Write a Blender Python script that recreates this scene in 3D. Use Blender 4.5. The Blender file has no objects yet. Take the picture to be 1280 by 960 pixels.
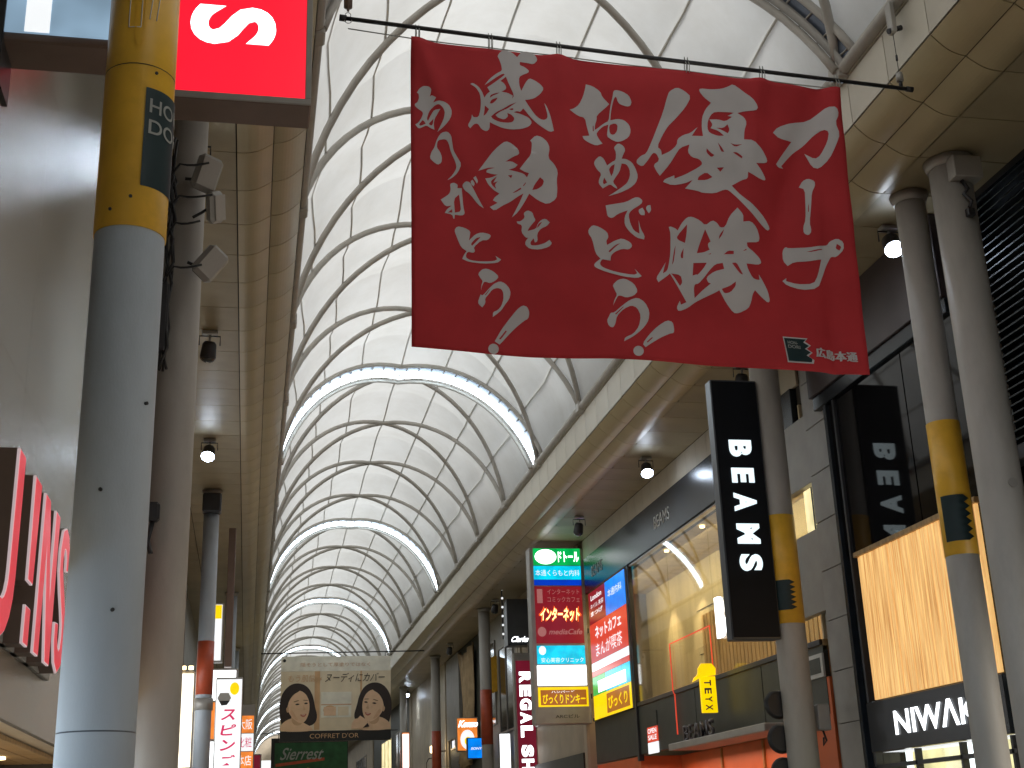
import bpy, bmesh, math, random
from mathutils import Vector, Matrix
random.seed(7)
S = bpy.context.scene
COL = S.collection
PI = math.pi

# ------------------------------------------------------------------ camera
cam_d = bpy.data.cameras.new("camera")
cam = bpy.data.objects.new("camera", cam_d)
COL.objects.link(cam)
S.camera = cam
R_ = Vector((0.981108, -0.190420, -0.034177)); F_ = Vector((0.191068, 0.926013, 0.325565)); U_ = Vector((-0.030345, -0.325944, 0.944902))
m = Matrix((( R_[0], U_[0], -F_[0], 0), (R_[1], U_[1], -F_[1], 0), (R_[2], U_[2], -F_[2], 0), (0, 0, 0, 1)))
m.translation = Vector((0, 0, 1.6))
cam.matrix_world = m
cam_d.sensor_width = 36
cam_d.lens = 45.5450
cam_d.clip_start = 0.05
cam_d.clip_end = 2000

# ------------------------------------------------------------------ world (bright sky added above so the translucent roof glows)
w = bpy.data.worlds.new("World"); S.world = w; w.use_nodes = True
wn = w.node_tree.nodes; wl = w.node_tree.links
bg = wn["Background"]
sky = wn.new("ShaderNodeTexSky"); sky.sky_type = 'NISHITA'; sky.sun_disc = False
sky.sun_elevation = math.radians(40); sky.sun_rotation = math.radians(200)
hsv = wn.new("ShaderNodeHueSaturation"); hsv.inputs['Saturation'].default_value = 0.10
wl.new(sky.outputs[0], hsv.inputs['Color']); wl.new(hsv.outputs[0], bg.inputs[0])
bg.inputs[1].default_value = 0.15
sd = bpy.data.lights.new('membrane_sun', 'SUN'); sd.energy = 4.3; sd.angle = math.radians(25); sd.color = (1.0, 0.99, 0.97)  # lamp added to brighten the roof membrane from above
so_ = bpy.data.objects.new('membrane_sun', sd); COL.objects.link(so_); so_.rotation_euler = (math.radians(35), 0, math.radians(-20))
S.view_settings.view_transform = 'Standard'; S.view_settings.look = 'None'
S.view_settings.exposure = 0.0; S.view_settings.gamma = 1
try:
    S.cycles.max_bounces = 7; S.cycles.diffuse_bounces = 4; S.cycles.glossy_bounces = 3
    S.cycles.transparent_max_bounces = 8; S.cycles.caustics_reflective = False; S.cycles.caustics_refractive = False
    S.cycles.sample_clamp_indirect = 3.0
except Exception:
    pass

# ------------------------------------------------------------------ materials
def mat(name, col, rough=0.6, metal=0.0, var=0.12, scale=3.0, bump=0.0, bscale=40.0, emit=None, es=0.0, coat=0.0,
        stretch=(1, 1, 1), spec=0.5, dirt=0.0):
    M = bpy.data.materials.new(name); M.use_nodes = True
    n = M.node_tree.nodes; l = M.node_tree.links
    p = n["Principled BSDF"]
    p.inputs['Roughness'].default_value = rough; p.inputs['Metallic'].default_value = metal
    p.inputs['Specular IOR Level'].default_value = spec
    p.inputs['Coat Weight'].default_value = coat; p.inputs['Coat Roughness'].default_value = 0.08
    tc = n.new("ShaderNodeTexCoord"); mp = n.new("ShaderNodeMapping")
    l.new(tc.outputs['Object'], mp.inputs[0]); mp.inputs['Scale'].default_value = stretch
    no = n.new("ShaderNodeTexNoise"); no.inputs['Scale'].default_value = scale; no.inputs['Detail'].default_value = 6
    l.new(mp.outputs[0], no.inputs['Vector'])
    rp = n.new("ShaderNodeMapRange"); rp.inputs[1].default_value = 0.3; rp.inputs[2].default_value = 0.7
    rp.inputs[3].default_value = 1 - var; rp.inputs[4].default_value = 1 + var
    l.new(no.outputs['Fac'], rp.inputs[0])
    mx = n.new("ShaderNodeVectorMath"); mx.operation = 'SCALE'; mx.inputs[0].default_value = col[:3]
    l.new(rp.outputs[0], mx.inputs['Scale'])
    last = mx.outputs[0]
    if dirt > 0:
        n2 = n.new("ShaderNodeTexNoise"); n2.inputs['Scale'].default_value = scale * 0.35; n2.inputs['Detail'].default_value = 8
        n2.inputs['Roughness'].default_value = 0.7
        l.new(mp.outputs[0], n2.inputs['Vector'])
        r2 = n.new("ShaderNodeMapRange"); r2.inputs[1].default_value = 0.5; r2.inputs[2].default_value = 0.75
        r2.inputs[3].default_value = 0; r2.inputs[4].default_value = dirt
        l.new(n2.outputs['Fac'], r2.inputs[0])
        mm = n.new("ShaderNodeMix"); mm.data_type = 'RGBA'
        l.new(r2.outputs[0], mm.inputs[0]); l.new(last, mm.inputs[6]); mm.inputs[7].default_value = (col[0]*.35, col[1]*.33, col[2]*.3, 1)
        last = mm.outputs[2]
    l.new(last, p.inputs['Base Color'])
    if bump > 0:
        nb = n.new("ShaderNodeTexNoise"); nb.inputs['Scale'].default_value = bscale; nb.inputs['Detail'].default_value = 4
        l.new(mp.outputs[0], nb.inputs['Vector'])
        b = n.new("ShaderNodeBump"); b.inputs['Strength'].default_value = bump; b.inputs['Distance'].default_value = 0.01
        l.new(nb.outputs['Fac'], b.inputs['Height']); l.new(b.outputs[0], p.inputs['Normal'])
    if emit:
        p.inputs['Emission Color'].default_value = (*emit[:3], 1); p.inputs['Emission Strength'].default_value = es
    return M

def glow(name, col, s=1.0, var=0.06, scale=2.0):
    """lit sign face: emission with slight unevenness of the tubes behind"""
    M = bpy.data.materials.new(name); M.use_nodes = True
    n = M.node_tree.nodes; l = M.node_tree.links
    p = n["Principled BSDF"]; p.inputs['Base Color'].default_value = (*[c * 0.5 for c in col[:3]], 1)
    p.inputs['Roughness'].default_value = 0.3
    tc = n.new("ShaderNodeTexCoord"); no = n.new("ShaderNodeTexNoise"); no.inputs['Scale'].default_value = scale
    l.new(tc.outputs['Object'], no.inputs['Vector'])
    rp = n.new("ShaderNodeMapRange"); rp.inputs[1].default_value = 0.3; rp.inputs[2].default_value = 0.7
    rp.inputs[3].default_value = s * (1 - var); rp.inputs[4].default_value = s * (1 + var)
    l.new(no.outputs['Fac'], rp.inputs[0]); l.new(rp.outputs[0], p.inputs['Emission Strength'])
    p.inputs['Emission Color'].default_value = (*col[:3], 1)
    return M

def membrane_mat():
    M = bpy.data.materials.new("roof_membrane"); M.use_nodes = True
    n = M.node_tree.nodes; l = M.node_tree.links
    for x in list(n):
        if x.type == 'BSDF_PRINCIPLED': n.remove(x)
    out = n["Material Output"]
    d = n.new("ShaderNodeBsdfDiffuse"); t = n.new("ShaderNodeBsdfTranslucent"); mx = n.new("ShaderNodeMixShader")
    tc = n.new("ShaderNodeTexCoord"); no = n.new("ShaderNodeTexNoise"); no.inputs['Scale'].default_value = 0.9; no.inputs['Detail'].default_value = 7
    no.inputs['Roughness'].default_value = 0.65
    l.new(tc.outputs['Object'], no.inputs['Vector'])
    cr = n.new("ShaderNodeValToRGB"); cr.color_ramp.elements[0].position = 0.3; cr.color_ramp.elements[1].position = 0.62
    cr.color_ramp.elements[0].color = (0.74, 0.745, 0.72, 1); cr.color_ramp.elements[1].color = (0.83, 0.845, 0.835, 1)
    l.new(no.outputs['Fac'], cr.inputs[0]); l.new(cr.outputs[0], d.inputs[0]); l.new(cr.outputs[0], t.inputs[0])
    mx.inputs[0].default_value = 0.46
    l.new(d.outputs[0], mx.inputs[1]); l.new(t.outputs[0], mx.inputs[2]); l.new(mx.outputs[0], out.inputs[0])
    return M

def glass_mat(name, tint=(0.9, 0.93, 0.92), fac=0.12, rough=0.02):
    """thin pane: mostly transparent, mirror part by fresnel"""
    M = bpy.data.materials.new(name); M.use_nodes = True
    n = M.node_tree.nodes; l = M.node_tree.links
    for x in list(n):
        if x.type == 'BSDF_PRINCIPLED': n.remove(x)
    out = n["Material Output"]
    tr = n.new("ShaderNodeBsdfTransparent"); tr.inputs[0].default_value = (*tint, 1)
    gl = n.new("ShaderNodeBsdfGlossy"); gl.inputs['Roughness'].default_value = rough
    lw = n.new("ShaderNodeLayerWeight"); lw.inputs[0].default_value = 0.5
    fr = n.new("ShaderNodeMath"); fr.operation = 'POWER'; fr.inputs[1].default_value = 5.0; l.new(lw.outputs['Facing'], fr.inputs[0])
    ad = n.new("ShaderNodeMath"); ad.operation = 'ADD'; ad.inputs[1].default_value = fac*0.1
    l.new(fr.outputs[0], ad.inputs[0])
    mx = n.new("ShaderNodeMixShader"); l.new(ad.outputs[0], mx.inputs[0]); l.new(tr.outputs[0], mx.inputs[1]); l.new(gl.outputs[0], mx.inputs[2])
    l.new(mx.outputs[0], out.inputs[0])
    return M

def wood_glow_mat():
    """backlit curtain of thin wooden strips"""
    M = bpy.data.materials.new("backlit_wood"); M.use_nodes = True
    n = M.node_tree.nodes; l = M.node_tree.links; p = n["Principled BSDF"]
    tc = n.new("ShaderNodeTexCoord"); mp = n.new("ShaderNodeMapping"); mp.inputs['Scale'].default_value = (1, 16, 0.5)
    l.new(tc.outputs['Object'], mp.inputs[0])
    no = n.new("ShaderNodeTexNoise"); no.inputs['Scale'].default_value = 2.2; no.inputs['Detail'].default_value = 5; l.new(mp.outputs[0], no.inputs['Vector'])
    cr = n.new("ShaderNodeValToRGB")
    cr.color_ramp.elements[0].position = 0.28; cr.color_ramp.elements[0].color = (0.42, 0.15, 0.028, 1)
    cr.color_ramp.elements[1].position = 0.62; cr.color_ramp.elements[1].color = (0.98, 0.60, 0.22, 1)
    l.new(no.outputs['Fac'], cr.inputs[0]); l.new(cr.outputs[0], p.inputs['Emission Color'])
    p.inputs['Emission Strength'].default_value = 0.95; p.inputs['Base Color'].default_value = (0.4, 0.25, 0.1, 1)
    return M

M = {}
M['membrane'] = membrane_mat()
M['rib'] = mat('rib_steel', (0.42, 0.395, 0.355), 0.5, 0.1, 0.1, 4, dirt=0.2)
M['seam'] = mat('seam_strap', (0.66, 0.65, 0.60), 0.7)
M['housing'] = mat('lamp_housing', (0.11, 0.13, 0.17), 0.4, 0.4)
M['tube_light'] = glow('tube_light', (0.80, 0.92, 1.0), 8.0, 0.03)
M['soffit'] = mat('soffit_panel', (0.36, 0.30, 0.185), 0.45, 0.1, 0.10, 1.2, 0.15, 60, dirt=0.25)
M['band'] = mat('band_panel', (0.42, 0.345, 0.20), 0.36, 0.15, 0.08, 1.0, 0.08, 60, dirt=0.2)
M['cream'] = mat('cream_panel', (0.58, 0.54, 0.45), 0.5, 0.0, 0.08, 1.5, dirt=0.25)
M['joint'] = mat('joint', (0.05, 0.042, 0.033), 0.8)
M['pole'] = mat('pole_paint', (0.44, 0.49, 0.55), 0.6, 0.0, 0.06, 5, 0.1, 120, dirt=0.25, stretch=(1, 1, 0.35))
M['pole_warm'] = mat('pole_paint_warm', (0.42, 0.385, 0.35), 0.6, 0.0, 0.08, 5, 0.1, 120, dirt=0.25, stretch=(1, 1, 0.35))
M['pole_right'] = mat('pole_paint_right', (0.42, 0.40, 0.37), 0.55, 0.0, 0.07, 5, 0.1, 120, dirt=0.3, stretch=(1, 1, 0.35))
M['yellow'] = mat('yellow_band', (0.85, 0.48, 0.045), 0.35, 0, 0.08, 6, dirt=0.4)
M['red_band'] = mat('red_band', (0.50, 0.085, 0.035), 0.4, 0, 0.1, 6, dirt=0.3)
M['green_sign'] = mat('dark_green_plate', (0.008, 0.026, 0.030), 0.5)
M['white_print'] = mat('white_print', (0.62, 0.62, 0.6), 0.6)
M['grey_print'] = mat('grey_print', (0.35, 0.36, 0.34), 0.6)
M['metal'] = mat('bare_metal', (0.45, 0.45, 0.45), 0.3, 0.8)
M['dark_metal'] = mat('dark_metal', (0.05, 0.05, 0.055), 0.4, 0.5)
M['cable'] = mat('cable', (0.015, 0.015, 0.017), 0.5)
M['banner'] = mat('banner_cloth', (0.50, 0.034, 0.042), 0.75, 0, 0.08, 2.5, 0.25, 300, spec=0.25)
M['banner_print'] = mat('banner_print', (0.58, 0.55, 0.56), 0.75, 0, 0.05, 3, spec=0.25)
M['beige_metal'] = mat('beige_metal_wall', (0.35, 0.325, 0.27), 0.24, 0.55, 0.07, 1.6, 0.25, 220, stretch=(1, 0.25, 2))
M['tan'] = mat('tan_wall', (0.47, 0.39, 0.29), 0.6, 0, 0.12, 1.2, dirt=0.25)
M['cream_tile'] = mat('cream_tile', (0.50, 0.44, 0.34), 0.5, 0, 0.12, 1.7, dirt=0.2)
M['grey_tile'] = mat('grey_tile', (0.30, 0.285, 0.26), 0.45, 0, 0.12, 2, dirt=0.3)
M['black_gloss'] = mat('black_gloss', (0.016, 0.020, 0.026), 0.26, 0, 0.2, 2, spec=0.3)
M['black_matt'] = mat('black_sign_face', (0.006, 0.008, 0.012), 0.55, 0, 0.2, 2, spec=0.2)
M['purple'] = mat('aubergine_panel', (0.055, 0.042, 0.045), 0.38, 0, 0.12, 2)
M['dark_glass'] = mat('dark_glass', (0.006, 0.006, 0.007), 0.04, 0, 0.2, 1.0, spec=0.22)
M['louvre'] = mat('louvre', (0.022, 0.030, 0.032), 0.4, 0.3)
M['charcoal'] = mat('charcoal_panel', (0.045, 0.05, 0.042), 0.5, 0, 0.15, 3)
M['orange'] = mat('orange_wall', (0.62, 0.13, 0.035), 0.5, 0, 0.08, 2, emit=None)
M['case'] = mat('sign_case', (0.36, 0.345, 0.32), 0.45, 0.3)
M['case_dark'] = mat('sign_case_dark', (0.075, 0.085, 0.10), 0.3, 0.3)
M['brown'] = mat('brown_case', (0.17, 0.115, 0.09), 0.5)
M['glass'] = glass_mat('shop_glass')
M['wood_glow'] = wood_glow_mat()
M['wood'] = mat('wood_slat', (0.42, 0.27, 0.12), 0.5, 0, 0.25, 2, stretch=(1, 8, 0.4))
M['brown_wood'] = mat('brown_wood', (0.35, 0.16, 0.04), 0.5, 0, 0.2, 2)
M['paving'] = mat('paving', (0.36, 0.34, 0.30), 0.35, 0, 0.15, 1.5, 0.1, 30, dirt=0.2)
M['paving_red'] = mat('paving_band', (0.30, 0.20, 0.15), 0.4, 0, 0.15, 2)
M['interior'] = mat('shop_interior', (0.60, 0.50, 0.32), 0.7, 0, 0.14, 2, stretch=(1, 2.2, 0.15))
M['dark_int'] = mat('dark_interior', (0.06, 0.055, 0.05), 0.7)
M['pane'] = mat('window_pane', (0.03, 0.035, 0.04), 0.06, 0, 0.2, 1, spec=0.8)
M['frame'] = mat('window_frame', (0.30, 0.28, 0.25), 0.4, 0.5)
M['cloth'] = mat('tan_cloth', (0.45, 0.33, 0.20), 0.8, 0, 0.2, 3)
M['white'] = glow('lit_white', (0.93, 0.97, 1.0), 2.6)
M['white_soft'] = glow('lit_white_soft', (0.9, 0.93, 0.95), 1.0)
M['lit_letter'] = glow('lit_letter', (0.78, 0.93, 0.98), 1.25)
M['lit_red'] = glow('lit_red', (0.98, 0.012, 0.035), 1.05, 0.04)
M['lit_red_letter'] = glow('lit_red_letter', (0.66, 0.010, 0.030), 0.8, 0.12, 9)
M['lit_green'] = glow('lit_green', (0.0, 0.42, 0.08), 1.0, 0.25, 4)
M['lit_blue'] = glow('lit_blue', (0.0, 0.22, 0.85), 1.0, 0.25, 4)
M['lit_deep_blue'] = glow('lit_deep_blue', (0.0, 0.04, 0.50), 1.0, 0.2)
M['lit_cyan'] = glow('lit_cyan', (0.0, 0.60, 0.85), 1.0, 0.3, 4)
M['maroon'] = glow('maroon_face', (0.20, 0.008, 0.014), 1.0, 0.15)
M['maroon_sign'] = glow('maroon_sign', (0.13, 0.006, 0.018), 1.0, 0.1)
M['dim_print'] = glow('dim_print', (0.33, 0.12, 0.11), 1.0)
M['neon'] = glow('orange_neon', (1.0, 0.62, 0.22), 3.0)
M['neon_halo'] = glow('orange_neon_edge', (0.95, 0.13, 0.02), 1.2)
M['lit_yellow'] = glow('lit_yellow', (0.95, 0.66, 0.0), 1.0, 0.12)
M['lit_brown'] = glow('lit_brown', (0.33, 0.10, 0.01), 1.0, 0.15)
M['lit_scarlet'] = glow('lit_scarlet', (0.62, 0.055, 0.025), 1.0, 0.1)
M['lit_orange'] = glow('lit_orange', (0.85, 0.24, 0.04), 0.95, 0.3, 5)
M['lit_pale_blue'] = glow('lit_pale_blue', (0.24, 0.36, 0.48), 0.9, 0.35, 2.5)
M['lit_warm'] = glow('lit_warm', (1.0, 0.86, 0.45), 1.0, 0.35, 3)
M['edge_glow'] = glow('edge_glow', (0.75, 0.60, 0.62), 0.55)
M['fill_warm'] = glow('fill_warm', (1.0, 0.92, 0.80), 2.2, 0.1)
M['fill_cool'] = glow('fill_cool', (0.62, 0.82, 1.0), 6.0, 0.1)
M['lit_front_warm'] = glow('lit_front_warm', (1.0, 0.90, 0.68), 2.2, 0.35, 3)
M['pink'] = glow('pink_print', (0.62, 0.03, 0.12), 0.9)
M['navy'] = mat('navy_print', (0.01, 0.02, 0.09), 0.5)
M['lamp_face'] = glow('lamp_face', (0.70, 0.82, 1.0), 45.0, 0.0)
M['bulb_warm'] = glow('bulb_warm', (1.0, 0.75, 0.4), 6.0, 0.0)
M['p_cream'] = mat('poster_cream', (0.74, 0.62, 0.45), 0.6, 0, 0.06, 3)
M['p_light'] = mat('poster_light', (0.80, 0.76, 0.66), 0.6)
M['p_tan'] = mat('poster_tan', (0.62, 0.38, 0.20), 0.6)
M['p_skin'] = mat('poster_skin', (0.78, 0.52, 0.34), 0.6, 0, 0.06, 4)
M['p_skin2'] = mat('poster_skin_shade', (0.62, 0.38, 0.23), 0.6)
M['p_hair'] = mat('poster_hair', (0.03, 0.018, 0.015), 0.6)
M['p_lip'] = mat('poster_lip', (0.50, 0.16, 0.11), 0.6)
M['p_blush'] = mat('poster_blush', (0.70, 0.43, 0.27), 0.6)
M['p_brow'] = mat('poster_brow', (0.22, 0.12, 0.07), 0.6)
M['p_black'] = mat('poster_black', (0.015, 0.015, 0.015), 0.5)
M['p_green'] = mat('poster_green', (0.02, 0.10, 0.035), 0.6, 0, 0.3, 3)

# ------------------------------------------------------------------ mesh helpers
class MB:
    def __init__(s): s.v = []; s.f = []; s.sm = []
    def add(s, vs, fs, smooth=False):
        b = len(s.v); s.v += [tuple(v) for v in vs]
        for f in fs: s.f.append(tuple(b + i for i in f)); s.sm.append(smooth)
        return s
    def box(s, x0, x1, y0, y1, z0, z1):
        return s.add([(x0,y0,z0),(x1,y0,z0),(x1,y1,z0),(x0,y1,z0),(x0,y0,z1),(x1,y0,z1),(x1,y1,z1),(x0,y1,z1)],
                     [(0,3,2,1),(4,5,6,7),(0,1,5,4),(1,2,6,5),(2,3,7,6),(3,0,4,7)])
    def bbox(s, x0, x1, y0, y1, z0, z1, b=0.01):
        """box with chamfered edges"""
        bm = bmesh.new(); bmesh.ops.create_cube(bm, size=1)
        for v in bm.verts:
            v.co = Vector(((x0+x1)/2 + v.co.x*(x1-x0), (y0+y1)/2 + v.co.y*(y1-y0), (z0+z1)/2 + v.co.z*(z1-z0)))
        bmesh.ops.bevel(bm, geom=bm.edges[:], offset=b, segments=1, affect='EDGES')
        bm.verts.ensure_lookup_table(); bm.verts.index_update()
        s.add([v.co[:] for v in bm.verts], [[v.index for v in f.verts] for f in bm.faces]); bm.free(); return s
    def tube(s, pts, r, n=8, cap=True):
        pts = [Vector(p) for p in pts]; b = len(s.v); k = len(pts)
        up = None
        for i, p in enumerate(pts):
            t = (pts[min(i+1, k-1)] - pts[max(i-1, 0)]).normalized()
            if up is None: up = Vector((0,0,1)) if abs(t.z) < 0.9 else Vector((1,0,0))
            a = t.cross(up); a.normalize(); c = a.cross(t); up = c
            rr = r[i] if isinstance(r, (list, tuple)) else r
            for j in range(n):
                q = p + a*math.cos(2*PI*j/n)*rr + c*math.sin(2*PI*j/n)*rr
                s.v.append(tuple(q))
        for i in range(k-1):
            for j in range(n):
                s.f.append((b+i*n+j, b+i*n+(j+1)%n, b+(i+1)*n+(j+1)%n, b+(i+1)*n+j)); s.sm.append(True)
        if cap:
            s.f.append(tuple(b+j for j in reversed(range(n)))); s.sm.append(False)
            s.f.append(tuple(b+(k-1)*n+j for j in range(n))); s.sm.append(False)
        return s
    def prism(s, poly, axis, a, b_):
        """poly in the two other axes, extruded between a and b_ along axis"""
        def P(u, v, t): return {'x': (t,u,v), 'y': (u,t,v), 'z': (u,v,t)}[axis]
        n = len(poly)
        return s.add([P(u,v,a) for u,v in poly] + [P(u,v,b_) for u,v in poly],
                     [tuple(range(n)), tuple(range(2*n-1, n-1, -1))] + [(i, i+n, (i+1)%n+n, (i+1)%n) for i in range(n)])
    def mesh(s, name, material):
        me = bpy.data.meshes.new(name); me.from_pydata(s.v, [], s.f)
        me.polygons.foreach_set('use_smooth', s.sm); me.materials.append(material); me.update()
        return me
    def build(s, name, material, parent=None):
        return link(name, s.mesh(name, material), parent)

def link(name, me, parent=None, loc=None):
    o = bpy.data.objects.new(name, me); COL.objects.link(o)
    if parent: o.parent = parent
    if loc is not None: o.location = loc
    return o
def tag(o, label=None, cat=None, group=None, kind=None):
    if label: o['label'] = label
    if cat: o['category'] = cat
    if group: o['group'] = group
    if kind: o['kind'] = kind
    return o
def thing(name, label, cat, loc=(0,0,0), group=None):
    o = bpy.data.objects.new(name, None); COL.objects.link(o); o.location = loc; o.empty_display_size = 0.1
    return tag(o, label, cat, group)
def bx(name, material, parent, x0, x1, y0, y1, z0, z1, b=0):
    q = MB()
    (q.bbox(x0,x1,y0,y1,z0,z1,b) if b else q.box(x0,x1,y0,y1,z0,z1))
    return q.build(name, material, parent)
def loc_of(t): return Vector(t.location)

def text_geo(body, bold=0.0):
    if any(ord(c) >= 0x4e00 for c in body): bold = 0.0
    elif any(ord(c) > 0x3000 for c in body): bold = min(bold, 0.025)
    cu = bpy.data.curves.new('txt', 'FONT'); cu.body = body; cu.size = 1; cu.offset = bold; cu.resolution_u = 5
    ob = bpy.data.objects.new('txt', cu); COL.objects.link(ob)
    dg = bpy.context.evaluated_depsgraph_get()
    me = bpy.data.meshes.new_from_object(ob.evaluated_get(dg))
    bpy.data.objects.remove(ob); bpy.data.curves.remove(cu)
    return me
def place_text(name, body, origin, right, up, width, height, material, parent, bold=0.0, depth=0.0, shear=0.0):
    """flat lettering filling width x height, lower-left corner at origin"""
    me = text_geo(body, bold)
    if not me.vertices:
        return None
    xs = [v.co.x for v in me.vertices]; ys = [v.co.y for v in me.vertices]
    x0, x1, y0, y1 = min(xs), max(xs), min(ys), max(ys)
    o = Vector(origin); r = Vector(right).normalized(); u = Vector(up).normalized(); nrm = r.cross(u)
    bm = bmesh.new(); bm.from_mesh(me)
    if depth > 0:
        ex = bmesh.ops.extrude_face_region(bm, geom=bm.faces[:])
        for g in ex['geom']:
            if isinstance(g, bmesh.types.BMVert): g.co.z += 1.0
    for v in bm.verts:
        fx = (v.co.x-x0)/max(x1-x0,1e-6); fy = (v.co.y-y0)/max(y1-y0,1e-6)
        v.co = o + r*(fx*width + fy*shear) + u*(fy*height) + nrm*(v.co.z*depth)
    bmesh.ops.recalc_face_normals(bm, faces=bm.faces[:]) if depth > 0 else None
    bm.to_mesh(me); bm.free()
    me.materials.clear(); me.materials.append(material)
    return link(name, me, parent)
def poly_flat(name, pts, origin, right, up, material, parent, depth=0.004):
    """thin flat shape; pts in metres along right/up"""
    o = Vector(origin); r = Vector(right).normalized(); u = Vector(up).normalized(); n = r.cross(u)
    q = MB(); k = len(pts)
    q.add([o + r*a + u*b + n*depth for a, b in pts] + [o + r*a + u*b for a, b in pts],
          [tuple(range(k)), tuple(range(2*k-1, k-1, -1))] + [(i, i+k, (i+1)%k+k, (i+1)%k) for i in range(k)])
    return q.build(name, material, parent)
def ell(cx, cy, rx, ry, n=20, a0=0, a1=2*PI): return [(cx+rx*math.cos(a0+(a1-a0)*i/n), cy+ry*math.sin(a0+(a1-a0)*i/n)) for i in range(n)]
XP = (1,0,0); XM = (-1,0,0); YM = (0,-1,0); YP = (0,1,0); ZP = (0,0,1); ZM = (0,0,-1)

# ================================================================== SETTING: ground
g = MB().box(-60, 70, -60, 260, -0.3, -0.02).build('ground', M['paving'])
tag(g, kind='structure')
g = MB().box(-1.2, 8.0, -20, 150, -0.018, 0.0).build('pavement', M['paving']); tag(g, kind='structure')
stone = MB().box(0, 0.585, 0, 0.585, 0, 0.012).mesh('paving_stone', M['paving'])
stone2 = MB().box(0, 0.585, 0, 0.585, 0, 0.012).mesh('paving_stone', M['paving_red'])
for i in range(14):
    for j in range(20):
        link('paving_stone', stone2 if (i in (2, 11) or j % 7 == 0) else stone, g, (-0.9+i*0.6, 0.5+j*0.6, 0.001))

# ================================================================== ARCADE ROOF
XC = 3.38; HA = 2.93; ZB = 9.55; HB = 2.78; PIT = 4.07; S0 = 28.0
Y0 = S0 - PIT*18; NB = 48
PH0 = math.radians(15)
def arch(th, y, off=0.0):
    t = PH0 + th*(PI-2*PH0)/PI
    return (XC - (HA/math.cos(PH0)+off)*math.cos(t), y, ZB + (HB/(1-math.sin(PH0))+off)*math.sin(t) - HB/(1-math.sin(PH0))*math.sin(PH0))
def gfun(th):
    a = min(th, PI-th)/(PI/2)
    return a
roof = thing('arcade_roof', 'white membrane barrel roof on crossing steel arches over the shopping street', 'roof')
def bulge(th, y):
    ph = ((y-S0)/PIT) % 1.0; h = gfun(th)/2
    d = min(abs(ph-h), abs(ph-(1-h)), abs(ph-h+1), abs(ph-(1-h)-1))
    return 0.075 + 0.20*(1-math.exp(-(d*3.6)**2))
NS = 8
for k in range(NB):
    ya = Y0 + k*PIT
    for j in range(NS):
        q = MB(); nu, nv = 8, 5
        vs = []
        for a in range(nu+1):
            for b in range(nv+1):
                th = PI*(j + b/nv)/NS; y = ya + PIT*a/nu
                vs.append(arch(th, y, bulge(th, y)*(0.8+0.2*math.sin(PI*b/nv)) ))
        fs = [(a*(nv+1)+b, (a+1)*(nv+1)+b, (a+1)*(nv+1)+b+1, a*(nv+1)+b+1) for a in range(nu) for b in range(nv)]
        q.add(vs, fs, True); q.build('membrane_panel', M['membrane'], roof)
for j in range(1, NS):
    th = PI*j/NS
    MB().tube([arch(th, Y0+i*PIT/8, bulge(th, Y0+i*PIT/8)*0.9-0.004) for i in range(NB*8+1)], 0.020, 5).build('seam_strap', M['seam'], roof)
def rib_path(k, sgn, dy=0.0, off=0.0, n=28):
    """arch from both feet S_k to the crown half a bay further on (sgn=+1) or back (sgn=-1)"""
    return [arch(PI*i/n, S0 + k*PIT + dy + sgn*PIT/2*gfun(PI*i/n), off) for i in range(n+1)]
for k in range(-18, 30):
    for sgn in (1, -1):
        lit = (k % 4 == 0 and sgn == 1)
        if not lit:
            MB().tube(rib_path(k, sgn), 0.055, 8).build('roof_arch', M['rib'], roof)
        else:
            near = (k == -4); w1 = 0.16 if near else 0.42; dY = -0.25 if near else 0.0
            t = MB(); t.tube(rib_path(k, sgn, -w1+dY, 0.04), 0.05, 8)
            r = t.build('double_arch', M['rib'], roof)
            MB().tube(rib_path(k, sgn, w1+dY, -0.08), 0.05, 8).build('lower_tube', M['rib'], r)
            # trough between the two tubes
            q = MB(); A = rib_path(k, sgn, -w1*0.75+dY, 0.05, 56); B = rib_path(k, sgn, w1*0.85+dY, -0.02, 56)
            q.add(A + B, [(i, i+1, i+1+57, i+57) for i in range(56)], False); q.build('lamp_trough', M['housing'], r)
            br = MB()
            for i in range(1, 56, 2):
                br.tube([Vector(A[i])+Vector((0,0.0,-0.03)), Vector(B[i])+Vector((0,0,-0.03))], 0.014, 5)
            br.build('bracket', M['rib'], r)
            lit_on = k != -4
            L = rib_path(k, sgn, 0.06+dY, -0.04, 56)
            for part in range(28):
                seg = [Vector(p) for p in L[part*2:part*2+3]]
                q = MB(); wv = Vector((0, 0.17 if not near else 0.05, -0.015)); vs = []
                for p in seg: vs += [p-wv, p+wv]
                for p in seg: vs += [p-wv+Vector((0,0,0.03)), p+wv+Vector((0,0,0.03))]
                q.add(vs, [(0,1,3,2),(2,3,5,4),(6,8,9,7),(8,10,11,9)])
                q.build('tube_light', M['tube_light'] if lit_on else M['case'], r)
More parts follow.
